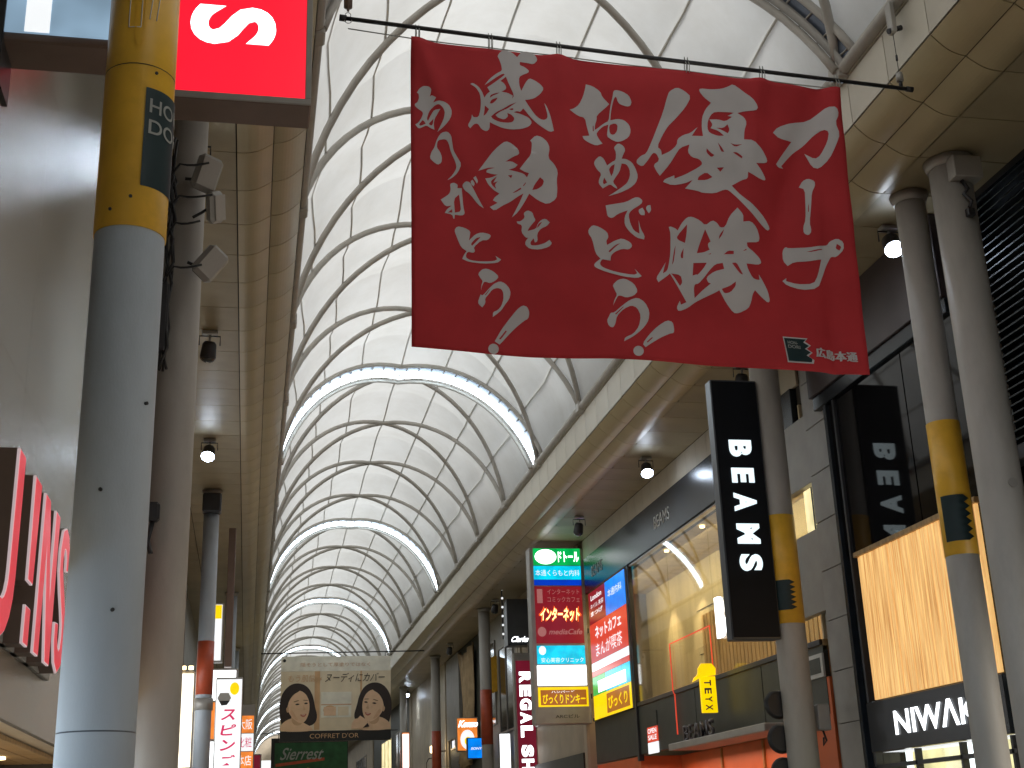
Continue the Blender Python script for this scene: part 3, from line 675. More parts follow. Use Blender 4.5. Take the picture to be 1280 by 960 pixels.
# brush strokes of the banner, millimetres right and down from the cloth's upper left corner
GLYPHS = [
["21,712 15,702 15,690 21,681 37,668 45,653 52,629 54,610 52,587 48,576 35,569 53,534 65,519 84,503 102,498 131,501 147,508 162,525 166,539 163,560 160,576 154,601 169,591 181,594 210,612 183,659 218,646 240,643 271,647 293,653 319,666 335,680 350,706 356,728 355,761 349,788 333,824 316,850 289,882 267,905 223,945 256,873 270,842 281,811 286,788 290,759 287,738 277,715 265,699 245,680 228,676 208,683 190,696 166,722 153,741 142,765 136,785 129,812 129,827 137,843 163,784 176,759 189,737 206,727 250,721 231,754 220,775 204,805 196,829 191,858 191,882 196,926 167,916 151,908 131,896 115,896 94,909 78,919 57,932 42,929 18,899 43,877 56,858 72,828 81,807 89,783 90,769 85,758 74,748 51,736 36,725","54,894 59,880 87,841 101,852 107,860 116,875 93,889 81,896 68,903 61,902","143,873 175,830 185,817 188,813 183,862 177,878 168,885 160,884"],
["856,49 881,47 922,60 949,75 988,113 1014,74 1030,58 1054,46 1079,43 1116,48 1140,58 1163,77 1174,95 1181,121 1174,142 1151,169 1128,178 1093,172 1065,169 1012,164 1009,192 1018,204 1046,215 1065,228 1087,249 1093,262 1088,276 1074,288 1044,303 1024,315 1004,330 995,354 993,400 996,433 1010,486 1046,411 1064,379 1085,352 1105,347 1134,359 1156,372 1184,393 1202,411 1220,437 1219,460 1199,493 1177,518 1141,547 1115,561 1086,570 1067,574 1043,576 1073,628 1093,659 1120,702 1141,730 1169,756 1189,769 1212,773 1228,769 1246,755 1252,738 1251,709 1245,676 1226,596 1243,622 1254,646 1269,690 1279,727 1288,778 1295,818 1303,889 1275,900 1253,894 1220,871 1191,849 1152,817 1124,789 1091,750 1070,723 1048,692 1036,677 1024,664 1003,693 991,699 974,694 960,695 936,706 991,719 1022,731 1062,750 1083,769 1098,796 1097,816 1080,840 1058,856 1017,872 981,879 929,883 891,881 846,872 813,861 774,842 748,829 713,809 710,863 703,884 686,899 670,900 645,888 628,870 609,837 594,826 574,830 558,842 530,878 512,855 515,834 534,797 543,773 548,737 559,758 573,764 598,762 612,748 621,715 627,682 631,631 631,593 626,548 616,516 594,479 574,458 535,434 551,422 567,426 595,444 614,462 633,490 646,515 664,567 685,534 697,521 717,505 693,461 733,431 760,409 798,377 824,354 861,319 850,308 832,315 797,339 769,360 734,389 708,410 668,440 709,382 735,353 770,321 796,301 825,284 836,265 834,234 830,206 819,168 811,145 802,126 804,109 817,85 832,68","818,389 871,341 889,399 905,442 933,511 938,545 920,569 931,539 892,517 868,509 825,502 856,483 866,472 869,456 866,441 853,418 842,405","714,621 726,593 742,580 787,563 778,582 768,595 747,616 733,624","668,644 707,679 682,723 670,737 655,746 662,711 665,689","715,567 720,546 731,535 757,523 777,517 809,512 785,525 771,532 753,540 740,548","725,751 762,717 790,698 837,673 864,656 888,639 912,626 965,604 928,631 908,646 885,664 862,677 827,693 803,707 766,737 785,758 803,767 834,778 854,775 875,757 881,742 876,714 906,727 921,739 937,760 939,777 927,799 911,809 882,813 855,812 815,807 788,799 757,784 740,772","891,675 919,666 929,666 935,677 920,685 910,684"],
["836,1015 864,1009 895,1024 920,1044 954,1080 968,1105 971,1132 959,1148 927,1161 899,1177 845,1213 888,1210 913,1217 955,1246 935,1269 917,1279 873,1293 921,1306 951,1314 992,1327 1015,1340 1038,1370 1056,1328 1029,1319 1010,1310 973,1286 1014,1230 1037,1200 1066,1163 1080,1131 1085,1088 1088,1061 1090,1033 1088,1018 1077,1000 1118,956 1142,947 1174,956 1197,971 1224,1000 1238,1025 1249,1060 1249,1096 1238,1155 1245,1191 1275,1224 1295,1253 1314,1294 1318,1330 1310,1380 1308,1421 1309,1474 1306,1516 1299,1570 1277,1603 1231,1635 1195,1639 1151,1616 1116,1591 1053,1532 1019,1597 995,1639 959,1697 932,1732 887,1773 913,1723 932,1684 962,1622 979,1583 1001,1529 961,1552 933,1572 891,1605 861,1624 826,1642 794,1663 748,1699 721,1705 689,1676 764,1625 722,1601 737,1574 751,1558 785,1529 743,1501 721,1481 694,1453 678,1429 658,1383 699,1375 724,1366 773,1341 734,1338 711,1334 669,1321 674,1299 692,1289 750,1274 712,1272 690,1275 662,1284 639,1294 595,1313 640,1246 667,1206 703,1154 731,1117 767,1076 797,1047","1082,1496 1099,1453 1115,1425 1156,1369 1184,1394 1189,1411 1181,1439 1168,1458 1142,1478 1121,1489","865,1348 906,1345 895,1376","902,1522 978,1469 984,1483 944,1509 926,1518","710,1411 722,1392 766,1358 731,1422 774,1405 752,1430 747,1448 756,1484 723,1450 713,1432","1001,1450 1006,1440 1027,1415 1024,1429 1019,1438 1005,1457"],
["995,1741 1001,1724 1023,1708 1040,1707 1064,1720 1076,1736 1081,1762 1087,1779 1095,1797 1092,1812 1075,1831 1062,1848 1043,1872 1033,1887 1023,1908 1081,1894 1102,1879 1113,1848 1125,1828 1143,1809 1158,1799 1179,1794 1195,1800 1223,1830 1202,1857 1184,1870 1153,1883 1133,1899 1115,1926 1108,1952 1110,1993 1105,2011 1086,2019 1075,1978 1050,2010 1046,2025 1052,2041 1068,2046 1102,2045 1129,2040 1164,2029 1186,2018 1216,1996 1234,2021 1233,2035 1218,2054 1193,2067 1145,2081 1107,2085 1059,2080 1032,2070 1009,2049 1000,2034 1001,2015 1006,2001 1027,1974 1008,1970 995,1958 975,1929 969,1903 974,1866 967,1847 943,1838 933,1830 929,1814 957,1813 974,1804 995,1784 1001,1766","1104,1884 1120,1846 1131,1833 1156,1821 1135,1853 1124,1867"],
["205,1065 213,1039 226,1006 238,984 254,960 272,947 301,941 320,946 340,968 350,992 355,1033 359,1067 365,1112 375,1143 394,1178 410,1208 431,1247 432,1280 413,1327 393,1358 360,1392 338,1410 308,1427 350,1378 369,1349 388,1312 393,1285 388,1254 377,1221 354,1168 340,1127 329,1073 318,1043 303,1021 283,1016 251,1023 234,1031 224,1046 219,1064 216,1096 221,1117 237,1138 247,1157 257,1184 260,1208 257,1245 248,1265 227,1280 210,1279 186,1263 170,1250 154,1233 151,1212 160,1175 170,1150 187,1121 196,1097"],
["333,1474 339,1458 360,1448 376,1448 396,1458 403,1470 400,1497 439,1495 443,1557 445,1598 448,1660 452,1700 459,1739 455,1759 439,1772 418,1776 368,1774 363,1815 354,1816 351,1807 348,1785 331,1773 276,1766 293,1734 307,1716 342,1683 297,1695 275,1684 242,1634 265,1615 283,1600 311,1576 326,1555 334,1528 336,1505","365,1642 375,1600 413,1560 419,1621 422,1660 425,1712 414,1737 369,1752","304,1759 344,1719 346,1754"],
["447,1473 451,1454 469,1433 484,1427 505,1432 519,1446 534,1476 551,1512 578,1573 598,1617 633,1692 597,1667 571,1636 532,1577 504,1544 473,1519 457,1499"],
["521,1432 524,1422 538,1411 555,1439 557,1453 548,1475 531,1461 525,1450"],
["545,1392 568,1371 585,1410 587,1426 577,1446 563,1422 556,1410"],
["364,1949 364,1923 381,1898 401,1890 437,1894 464,1902 495,1918 506,1936 501,1967 498,1987 491,2018 537,1967 563,1947 595,1935 624,1933 664,1942 682,1950 690,1962 686,1975 670,1995 651,2004 618,2006 590,2022 549,2062 536,2086 543,2107 543,2119 534,2130 519,2133 487,2128 470,2139 460,2170 466,2188 491,2204 523,2210 578,2212 625,2210 689,2204 721,2198 744,2184 730,2151 779,2187 751,2213 714,2222 642,2229 586,2230 514,2227 473,2221 426,2202 441,2168 450,2151 468,2123 429,2098 411,2073 392,2027 379,1992","510,2052 518,2035 546,2001 566,1985 599,1976 554,2028 536,2048 519,2067"],
["569,2345 574,2325 595,2299 613,2286 639,2280 662,2283 696,2298 719,2315 743,2340 748,2359 735,2379 717,2396 685,2416 664,2421 642,2414 629,2412 619,2414 611,2424 601,2446 594,2465 585,2502 590,2460 594,2439 603,2413 601,2398 589,2383 580,2368"],
["582,2538 593,2547 601,2544 614,2532 628,2515 651,2486 670,2464 696,2436 718,2419 750,2404 772,2403 797,2415 814,2430 834,2456 844,2476 850,2503 848,2527 839,2561 826,2586 803,2617 788,2640 771,2667 757,2685 738,2702 721,2717 685,2746 688,2709 698,2695 722,2684 739,2670 759,2646 770,2623 781,2589 785,2563 786,2530 784,2507 775,2484 763,2473 741,2468 723,2470 697,2481 680,2496 660,2524 645,2543 628,2564 621,2582 622,2609 616,2629 593,2662 565,2640 558,2626 558,2606 564,2585","619,2542 652,2497 663,2484 668,2482 636,2532 625,2545"],
["695,2974 745,2885 774,2839 813,2785 844,2743 884,2692 910,2662 940,2638 961,2631 986,2640 999,2655 1009,2685 1010,2708 1005,2738 994,2755 971,2767 947,2785 908,2818 878,2847 839,2888 805,2926 738,3003","734,2949 798,2865 808,2872 763,2936 747,2953"],
["729,3045 725,3062 717,3078 704,3089 688,3096 672,3096 657,3091 644,3080 637,3066 634,3049 638,3032 646,3016 659,3005 675,2998 691,2998 706,3003 719,3014 726,3028"],
["1638,361 1688,371 1719,386 1761,417 1780,440 1787,468 1805,495 1858,552 1828,583 1800,610 1750,659 1730,689 1728,717 1723,739 1712,768 1706,793 1699,843 1722,825 1744,806 1782,771 1807,752 1833,736 1847,708 1856,653 1862,612 1871,563 1879,528 1890,486 1896,459 1900,430 1907,414 1918,404 1937,402 1973,409 2002,420 2037,441 2057,464 2071,499 2074,523 2066,548 2056,559 2037,565 2016,563 1980,552 1960,543 1947,529 1939,513 1933,485 1927,475 1916,475 1906,494 1892,539 1883,577 1873,626 1867,662 1861,720 1915,705 1944,702 1980,707 2005,721 2031,749 2043,776 2047,815 2043,847 2027,888 2006,914 1968,941 1942,955 1912,963 1888,960 1857,945 1837,931 1818,913 1813,890 1821,850 1827,820 1838,769 1794,789 1771,806 1744,836 1728,858 1714,882 1715,906 1728,940 1740,963 1760,994 1711,1017 1683,1018 1644,1003 1618,990 1590,972 1578,958 1571,931 1640,914 1629,841 1623,798 1617,738 1599,713 1558,709 1531,701 1503,688 1485,678 1461,663 1497,644 1519,626 1549,596 1571,564 1595,514 1610,475 1624,425 1631,396","1843,797 1856,770 1888,755 1907,754 1922,765 1925,785 1918,825 1907,851 1887,876 1871,884 1850,877 1842,853","1682,815 1684,800 1692,790 1689,858 1680,859"],
["1868,1040 1875,1017 1902,987 1924,982 1952,1000 1965,1016 1972,1039 1970,1060 1956,1088 1947,1109 1934,1142 1970,1143 1990,1149 2018,1165 2037,1184 2056,1218 2068,1247 2080,1289 2079,1322 2066,1361 2047,1390 2012,1423 1978,1448 1926,1478 1879,1501 1782,1539 1829,1504 1857,1483 1894,1453 1924,1429 1962,1395 1983,1367 2000,1327 2007,1296 2006,1257 1999,1232 1983,1205 1966,1194 1931,1191 1912,1258 1897,1289 1874,1322 1858,1346 1842,1374 1844,1395 1864,1421 1872,1435 1874,1451 1852,1442 1838,1432 1817,1414 1798,1416 1768,1437 1752,1448 1736,1460 1709,1425 1701,1405 1703,1382 1710,1359 1726,1323 1723,1301 1699,1279 1684,1259 1668,1229 1665,1208 1673,1184 1687,1165 1713,1139 1732,1135 1752,1149 1767,1170 1789,1222 1825,1193 1844,1179 1867,1166 1877,1143 1881,1100 1879,1071","1807,1263 1812,1248 1827,1227 1840,1216 1864,1203 1852,1263 1844,1291 1827,1326 1816,1298 1811,1282","1742,1397 1744,1381 1756,1345 1782,1395 1748,1416"],
["1746,1643 1822,1623 1866,1612 1923,1597 1965,1578 2013,1546 2042,1532 2068,1530 2084,1537 2101,1554 2104,1570 2095,1593 2068,1618 2009,1660 1979,1688 1962,1716 1958,1746 1965,1795 1975,1828 1992,1865 2011,1885 2052,1905 2049,1770 2061,1837 2073,1871 2094,1907 2100,1930 2094,1957 2038,1948 2005,1932 1962,1897 1938,1870 1919,1839 1913,1810 1916,1766 1925,1734 1953,1679 1877,1714 1843,1735 1810,1764 1788,1772 1763,1763 1752,1744 1750,1706 1748,1681"],
["2059,1669 2068,1658 2098,1640 2113,1670 2116,1687 2111,1718 2082,1720 2071,1714 2061,1698 2058,1685"],
["2132,1645 2135,1633 2145,1618 2156,1610 2177,1606 2179,1652 2173,1672 2153,1696 2140,1674 2135,1661"],
["1565,1913 1574,1895 1595,1869 1617,1860 1652,1865 1683,1877 1727,1903 1746,1924 1752,1951 1749,1970 1735,1992 1732,2009 1737,2038 1802,1997 1835,1981 1871,1968 1903,1970 1947,1989 1967,2005 1974,2026 1969,2042 1949,2061 1928,2068 1893,2066 1863,2073 1821,2093 1796,2110 1775,2132 1765,2152 1758,2193 1721,2189 1703,2187 1687,2184 1674,2194 1660,2221 1659,2240 1673,2260 1705,2277 1774,2300 1836,2314 1925,2325 1969,2325 1998,2309 1979,2262 2037,2335 2004,2354 1967,2358 1897,2354 1835,2344 1746,2322 1689,2305 1630,2281 1606,2265 1602,2246 1615,2225 1666,2179 1633,2141 1618,2099 1603,2020 1589,1979 1571,1953 1564,1935","1746,2099 1802,2045 1828,2026 1864,2012 1827,2041 1804,2062 1759,2109"],
["1758,2452 1767,2430 1801,2396 1828,2381 1863,2374 1894,2380 1938,2405 1962,2430 1982,2471 1980,2498 1956,2525 1931,2540 1890,2553 1865,2554 1840,2545 1824,2541 1807,2542 1795,2552 1781,2575 1770,2596 1750,2637 1763,2593 1772,2571 1787,2544 1788,2524 1776,2498 1768,2478"],
["1724,2709 1734,2702 1752,2701 1775,2686 1817,2648 1850,2620 1892,2588 1925,2569 1965,2555 1997,2557 2035,2578 2059,2605 2081,2650 2087,2687 2080,2733 2068,2766 2044,2803 2022,2830 1990,2862 1961,2888 1919,2920 1887,2941 1830,2972 1839,2943 1859,2926 1905,2904 1935,2879 1968,2837 1986,2798 2000,2741 1999,2702 1982,2662 1963,2641 1934,2630 1907,2633 1866,2653 1835,2675 1798,2713 1780,2744 1770,2785 1761,2811 1747,2834 1734,2840 1715,2834 1703,2820 1693,2789 1694,2767 1708,2741 1716,2724","1767,2710 1826,2657 1844,2642 1851,2642 1775,2719"],
["2001,2999 2010,2972 2049,2920 2085,2878 2138,2825 2180,2790 2233,2754 2265,2743 2295,2749 2309,2765 2314,2801 2314,2826 2309,2852 2297,2864 2271,2870 2241,2884 2189,2911 2152,2933 2111,2960 2078,2982 2020,3024","2038,2969 2078,2931 2092,2921 2101,2925 2044,2978"],
["2000,3061 1996,3078 1986,3093 1973,3104 1957,3111 1940,3111 1925,3106 1913,3096 1906,3081 1904,3065 1908,3048 1918,3033 1931,3021 1947,3015 1963,3014 1979,3020 1991,3030 1998,3044"],
["2417,477 2434,428 2447,396 2470,372 2514,342 2548,338 2589,355 2619,374 2656,407 2656,445 2621,510 2583,565 2521,641 2477,692 2426,746 2392,792 2355,855 2328,906 2296,973 2291,1007 2310,1025 2319,1044 2321,1085 2384,1053 2418,1029 2457,991 2476,961 2484,920 2500,894 2535,866 2565,849 2608,833 2643,809 2706,748 2634,858 2748,849 2747,779 2751,731 2762,659 2775,611 2799,558 2822,520 2874,458 2818,420 2792,396 2767,362 2759,342 2766,323 2796,316 2867,314 2918,308 2976,296 3014,284 3054,265 3081,250 3109,232 3139,238 3186,270 3225,302 3277,349 3310,389 3341,444 3348,474 3333,496 3303,505 3240,507 3201,512 3146,528 3196,560 3214,582 3225,617 3222,652 3202,704 3191,747 3177,826 3248,830 3289,849 3342,894 3373,932 3401,986 3409,1015 3402,1035 3372,1049 3278,1070 3326,1115 3349,1145 3373,1188 3378,1210 3367,1223 3345,1224 3299,1215 3260,1204 3184,1174 3176,1230 3159,1251 3123,1263 3085,1283 3002,1337 3072,1421 3118,1466 3187,1520 3238,1563 3297,1617 3332,1657 3363,1704 3367,1730 3348,1751 3324,1748 3280,1722 3237,1687 3169,1623 3120,1569 3062,1494 3023,1449 2981,1408 2955,1391 2932,1390 2898,1401 2836,1433 2786,1446 2721,1448 2686,1445 2659,1434 2622,1426 2528,1412 2609,1319 2543,1351 2499,1365 2434,1379 2389,1378 2322,1352 2336,1330 2360,1314 2433,1282 2433,1314 2510,1281 2554,1259 2612,1225 2650,1202 2689,1174 2707,1157 2712,1142 2708,1129 2691,1110 2669,1100 2628,1093 2603,1079 2583,1051 2580,1022 2598,959 2524,992 2491,1019 2460,1066 2436,1105 2404,1156 2370,1202 2294,1292 2265,1250 2253,1227 2241,1199 2250,1177 2284,1150 2291,1124 2276,1086 2262,1070 2244,1066 2225,1083 2195,1129 2171,1162 2141,1198 2118,1205 2087,1188 2076,1174 2077,1154 2087,1136 2112,1110 2132,1095 2160,1083 2184,1052 2216,985 2246,919 2290,816 2323,739 2362,645 2389,571","2809,757 2810,728 2819,681 2831,646 2853,604 2872,578 2898,556 2942,544 3027,535 3072,531 3109,531 3040,573 3087,577 3026,626 2993,637 2951,630 2914,631 2841,643 2863,684 2863,706 2840,743 2904,759 2933,774 2971,811 2915,822 2882,819 2836,805 2816,787","2903,729 2960,722 2988,709 3028,669 3040,715 3037,738 3018,775 2971,753 2945,743","2769,982 2799,1014 2815,1028 2844,1044 2818,1066 2800,1063 2773,1037 2764,1017","2893,901 2922,941 2935,961 2951,995 2925,997 2912,976","3028,886 3066,894 3094,893 3154,882 3092,914 3064,915","3044,985 3077,978 3098,985 3129,1008 3139,1022 3131,1039 3094,1015 3075,1004","2860,1170 2936,1156 2895,1207","2658,1316 2667,1288 2687,1268 2731,1238 2762,1235 2810,1271 2756,1302 2723,1311"],
["2337,1821 2351,1815 2364,1817 2387,1825 2402,1832 2422,1848 2457,1786 2479,1757 2508,1726 2530,1713 2558,1709 2584,1715 2623,1732 2650,1750 2678,1777 2705,1775 2746,1742 2772,1735 2798,1749 2814,1764 2829,1789 2845,1796 2873,1791 2896,1763 2926,1696 2958,1649 3027,1576 3065,1628 3075,1659 3069,1720 3132,1709 3164,1717 3199,1746 3219,1776 3235,1826 3237,1857 3227,1886 3194,1903 3092,1924 3093,1959 3109,1977 3148,2000 3175,2020 3207,2047 3222,2068 3230,2096 3223,2113 3197,2129 3160,2136 3064,2141 3070,2185 3080,2216 3102,2264 3122,2286 3148,2293 3164,2294 3184,2290 3183,2236 3211,2288 3227,2325 3249,2379 3260,2421 3267,2473 3264,2497 3251,2507 3233,2501 3202,2476 3175,2452 3124,2401 3101,2436 3091,2463 3080,2505 3069,2535 3052,2570 3023,2596 2966,2626 2933,2637 2907,2635 2882,2614 2847,2564 2819,2518 2772,2424 2757,2436 2726,2453 2660,2486 2612,2510 2556,2540 2518,2565 2475,2598 2440,2619 2392,2640 2368,2641 2357,2622 2360,2600 2387,2547 2396,2583 2451,2556 2403,2467 2373,2408 2313,2286 2278,2317 2252,2338 2193,2384 2179,2352 2186,2325 2214,2283 2239,2245 2286,2169 2263,2234 2254,2260 2247,2289 2282,2263 2296,2241 2309,2202 2320,2162 2335,2098 2344,2031 2350,1925 2349,1870","2412,1912 2433,1879 2514,1785 2508,1855 2502,1894 2487,1964 2433,1943 2416,1930","2372,2069 2383,2025 2395,1995 2388,2044 2382,2080 2369,2137 2360,2167 2344,2194","2437,2089 2444,2066 2471,2016 2457,2117 2443,2118 2438,2109","2325,2283 2394,2291 2416,2309 2422,2351 2419,2375 2398,2405 2362,2340 2346,2313","2594,2059 2618,1989 2639,1937 2686,1823 2735,1938 2713,1954 2708,1967 2709,1988 2713,2001 2721,2018 2674,2042 2646,2051","2698,2066 2733,2052 2727,2062 2720,2065","2818,1910 2823,1878 2835,1856 2874,1807 2858,1849 2846,1872","2853,2058 2890,2026 2912,2017 2955,2017 2951,2050","3042,2016 3079,1988 3083,2001","2529,2294 2551,2162 2680,2153 2654,2195 2633,2223 2595,2266 2577,2282 2567,2280 2556,2283","2538,2390 2549,2378 2571,2373 2592,2357 2625,2321 2650,2291 2681,2251 2707,2220 2745,2179 2776,2160 2833,2147 2840,2209 2762,2233 2722,2254 2675,2291 2660,2317 2667,2344 2676,2357 2697,2363 2644,2407 2607,2439 2531,2513 2529,2445 2531,2416","2924,2142 2958,2138 2973,2152 2986,2187 2997,2215 3014,2261 2993,2254 2979,2239 2958,2204 2945,2180","2797,2411 2855,2388 2886,2372 2937,2334 2933,2369 2920,2393 2890,2428 2865,2444 2832,2452 2814,2445"],
["3501,705 3541,656 3588,626 3680,585 3757,559 3861,535 3923,509 3979,467 4017,439 4059,411 4095,403 4145,410 4169,428 4179,468 4172,506 4143,562 4140,610 4161,676 4157,729 4126,798 4097,858 4055,940 4017,992 3961,1042 3925,1058 3889,1047 3864,1008 3826,882 3889,942 3920,950 3954,928 3983,889 4024,813 4045,759 4059,698 4055,665 4033,644 4005,646 3958,673 3914,709 3850,774 3803,814 3749,851 3711,882 3669,925 3636,961 3577,1029 3601,1046 3554,1053 3534,1049 3511,1029 3561,956 3604,897 3706,761 3593,760 3548,748"],
["3741,1239 3772,1188 3792,1169 3818,1160 3841,1163 3873,1182 3886,1201 3885,1229 3875,1256 3852,1297 3836,1349 3819,1440 3805,1511 3786,1602 3780,1658 3787,1711 3782,1741 3763,1765 3746,1770 3720,1759 3710,1739 3711,1702 3718,1671 3735,1632 3747,1577 3761,1473 3771,1397 3782,1306 3776,1263","3785,1480 3790,1458 3800,1431 3790,1503 3785,1525 3777,1530"],
["3474,1971 3485,1936 3505,1910 3520,1904 3538,1913 3587,1912 3698,1902 3775,1892 3863,1874 3907,1865 3932,1860 3948,1849 3963,1827 3984,1812 4023,1798 4050,1801 4082,1824 4093,1851 4090,1895 4072,1928 4030,1968 4004,1982 3977,1977 3962,1983 3950,2002 3936,2025 3913,2064 3891,2104 3859,2168 3831,2222 3792,2298 3738,2333 3641,2348 3570,2346 3489,2329 3448,2312 3419,2280 3465,2245 3457,2278 3542,2294 3604,2295 3701,2285 3751,2262 3781,2214 3807,2156 3858,2015 3753,2038 3690,2048 3605,2059 3556,2074 3501,2111 3472,2070 3467,2034","4031,1848 4062,1873 4066,1889 4048,1919 4022,1900 4018,1884","3714,1945 3833,1912 3871,1904 3888,1910 3803,1934 3765,1942"]]
for gl in GLYPHS:
    loops = [[(int(a.split(',')[0])/1000, -int(a.split(',')[1])/1000) for a in L.split()] for L in gl]
    print_on_banner(loops_to_mesh(loops), M['banner_print'])
# small crest and street name in the lower right corner
def zz(x0, x1, z0, z1):
    r = [(x0, z0), (x0-0.02, z1), (x1-0.01, z1)]
    for i in range(1, 7): r.append((x1 - (0.045 if i % 2 else -0.005) + 0.004*i, z1 + (z0-z1)*i/7))
    r.append((x1+0.02, z0)); return r
print_on_banner(loops_to_mesh([zz(3.375, 3.615, -3.088, -2.838)]), M['banner_print'], 'crest_border')
print_on_banner(loops_to_mesh([zz(3.385, 3.595, -3.075, -2.852)]), M['green_sign'], 'crest', 0.010)
def banner_text(body, u, z, wd, ht, material, bold=0.0, slope=-0.03):
    me = text_geo(body, bold); xs = [v.co.x for v in me.vertices]; ys = [v.co.y for v in me.vertices]
    x0, x1, y0, y1 = min(xs), max(xs), min(ys), max(ys)
    for v in me.vertices:
        a = (v.co.x-x0)/(x1-x0)*wd; v.co = (u+a, 0, z + (v.co.y-y0)/(y1-y0)*ht + slope*a)
    return print_on_banner(me, material, 'printed_text', 0.013)
banner_text('HON-', 3.395, -2.91, 0.10, 0.032, M['grey_print'], 0.01)
banner_text('DORI', 3.395, -2.95, 0.12, 0.032, M['grey_print'], 0.01)
banner_text('広島本通', 3.665, -3.02, 0.41, 0.095, M['banner_print'], 0.0, -0.07)
for k_ in range(1, 4):
    o_ = banner_text('広島本通', 3.665 + 0.0035*k_, -3.02 + 0.0015*(k_ % 2), 0.41, 0.095, M['banner_print'], 0.0, -0.07); o_.location.y = -0.0012*k_

# ================================================================== LEFT SIDE
# red projecting sign
rs = thing('projecting_sign', 'glowing red box sign with white letter S at the top left', 'sign', (-1.3, 8.5, 6.72))
MB().bbox(0.36, 1.61, 0, 0.34, 0.0, 3.2, 0.012).build('case', M['brown'], rs)
for (a, b, c, d) in ((0.36, 1.61, 0.0, 0.05), (1.565, 1.61, 0.05, 3.2), (0.36, 0.405, 0.05, 3.2)):
    MB().bbox(a, b, -0.02, -0.002, c, d, 0.004).build('frame', M['case'], rs)
MB().box(0.405, 1.565, -0.014, -0.003, 0.05, 3.15).build('red_face', M['lit_red'], rs)
# the S lies on its side: sweep of a stroke with sheared ends
def s_loop():
    ctr = []
    import itertools
    for i in range(15):   # left hook
        a = math.radians(70 - 0 + i*(215/14)); ctr.append((0.155+0.115*math.cos(a)*1.0, 0.0+0.118*math.sin(a)))
    return ctr
me = text_geo('S', 0.035)
xs = [v.co.x for v in me.vertices]; ys = [v.co.y for v in me.vertices]
bm = bmesh.new(); bm.from_mesh(me)
for v in bm.verts:
    fx = (v.co.x-min(xs))/(max(xs)-min(xs)); fy = (v.co.y-min(ys))/(max(ys)-min(ys))
    v.co = (0.715 + fy*0.625, -0.018, 0.80 - fx*0.34)
bm.to_mesh(me); bm.free(); me.materials.clear(); me.materials.append(M['white'])
link('letter', me, rs)
place_text('letter', 'E', (0.72, -0.018, 1.42), ZM, XP, 0.34, 0.625, M['white'], rs, 0.035)
place_text('letter', 'U', (0.72, -0.018, 2.10), ZM, XP, 0.34, 0.625, M['white'], rs, 0.035)
# pale blue projecting sign
bs = thing('projecting_sign', 'pale blue lit box sign cut off by the top left corner', 'sign', (-1.40, 6.2, 5.60))
MB().bbox(0.02, 0.72, 0, 0.28, 0.0, 1.6, 0.01).build('case', M['brown'], bs)
MB().box(0.02, 0.71, -0.012, -0.001, 0.05, 1.55).build('blue_face', M['lit_pale_blue'], bs)
MB().box(0.13, 0.255, -0.020, -0.0125, 0.055, 1.5).build('light_stripe', M['white_soft'], bs)
MB().box(0.0, 0.03, -0.03, 0.25, -0.25, 1.6).build('edge_trim', M['dark_metal'], bs)

# beige metal shop
lb = thing('shop_building', 'beige brushed-metal shop front on the left with red letters', 'building', (0, 0, 0))
MB().box(-9, -1.46, -45, 12.5, 2.32, 9.4).build('mass', M['tan'], lb)
yy = -4.0
for k in range(0, 11, 2):
    for z0, z1 in ((2.32, 4.28), (4.281, 6.40), (6.401, 8.52)):
        MB().bbox(-1.46, -1.42, yy+0.001, yy+(2.999 if k < 10 else 1.499), z0, z1-0.001, 0.0015).build('wall_panel', M['beige_metal'], lb)
    yy += 3.0
MB().box(-9, -8.8, -45, 12.5, 0, 2.32).build('back_wall', M['dark_int'], lb)
MB().box(-8.8, -1.6, 12.3, 12.5, 0, 2.32).build('side_wall', M['dark_int'], lb)
for k in range(20):
    MB().bbox(-1.60-k*0.16-0.15, -1.60-k*0.16, -3.5, 12.3, 2.285, 2.318, 0.004).build('ceiling_board', M['wood'], lb)
MB().bbox(-2.35, -2.15, -3.5, 12.3, 1.98, 2.28, 0.01).build('beam', M['brown_wood'], lb)
MB().box(-5.0, -4.9, -3.5, 12.3, 0, 2.28).build('inner_wall', M['interior'], lb)
for i, y in enumerate((5.5, 8.5, 11.2)):
    MB().tube([(-1.95, y, 2.285), (-1.95, y, 2.265)], 0.07, 14).build('downlight', M['bulb_warm'], lb)
ld = bpy.data.lights.new('shop_glow', 'AREA'); ld.shape = 'RECTANGLE'; ld.size = 2.0; ld.size_y = 8; ld.energy = 60; ld.color = (1.0, 0.72, 0.4)
lo = bpy.data.objects.new('shop_glow', ld); COL.objects.link(lo); lo.location = (-3.2, 8, 0.6); lo.rotation_euler = (PI, 0, 0); lo.parent = lb

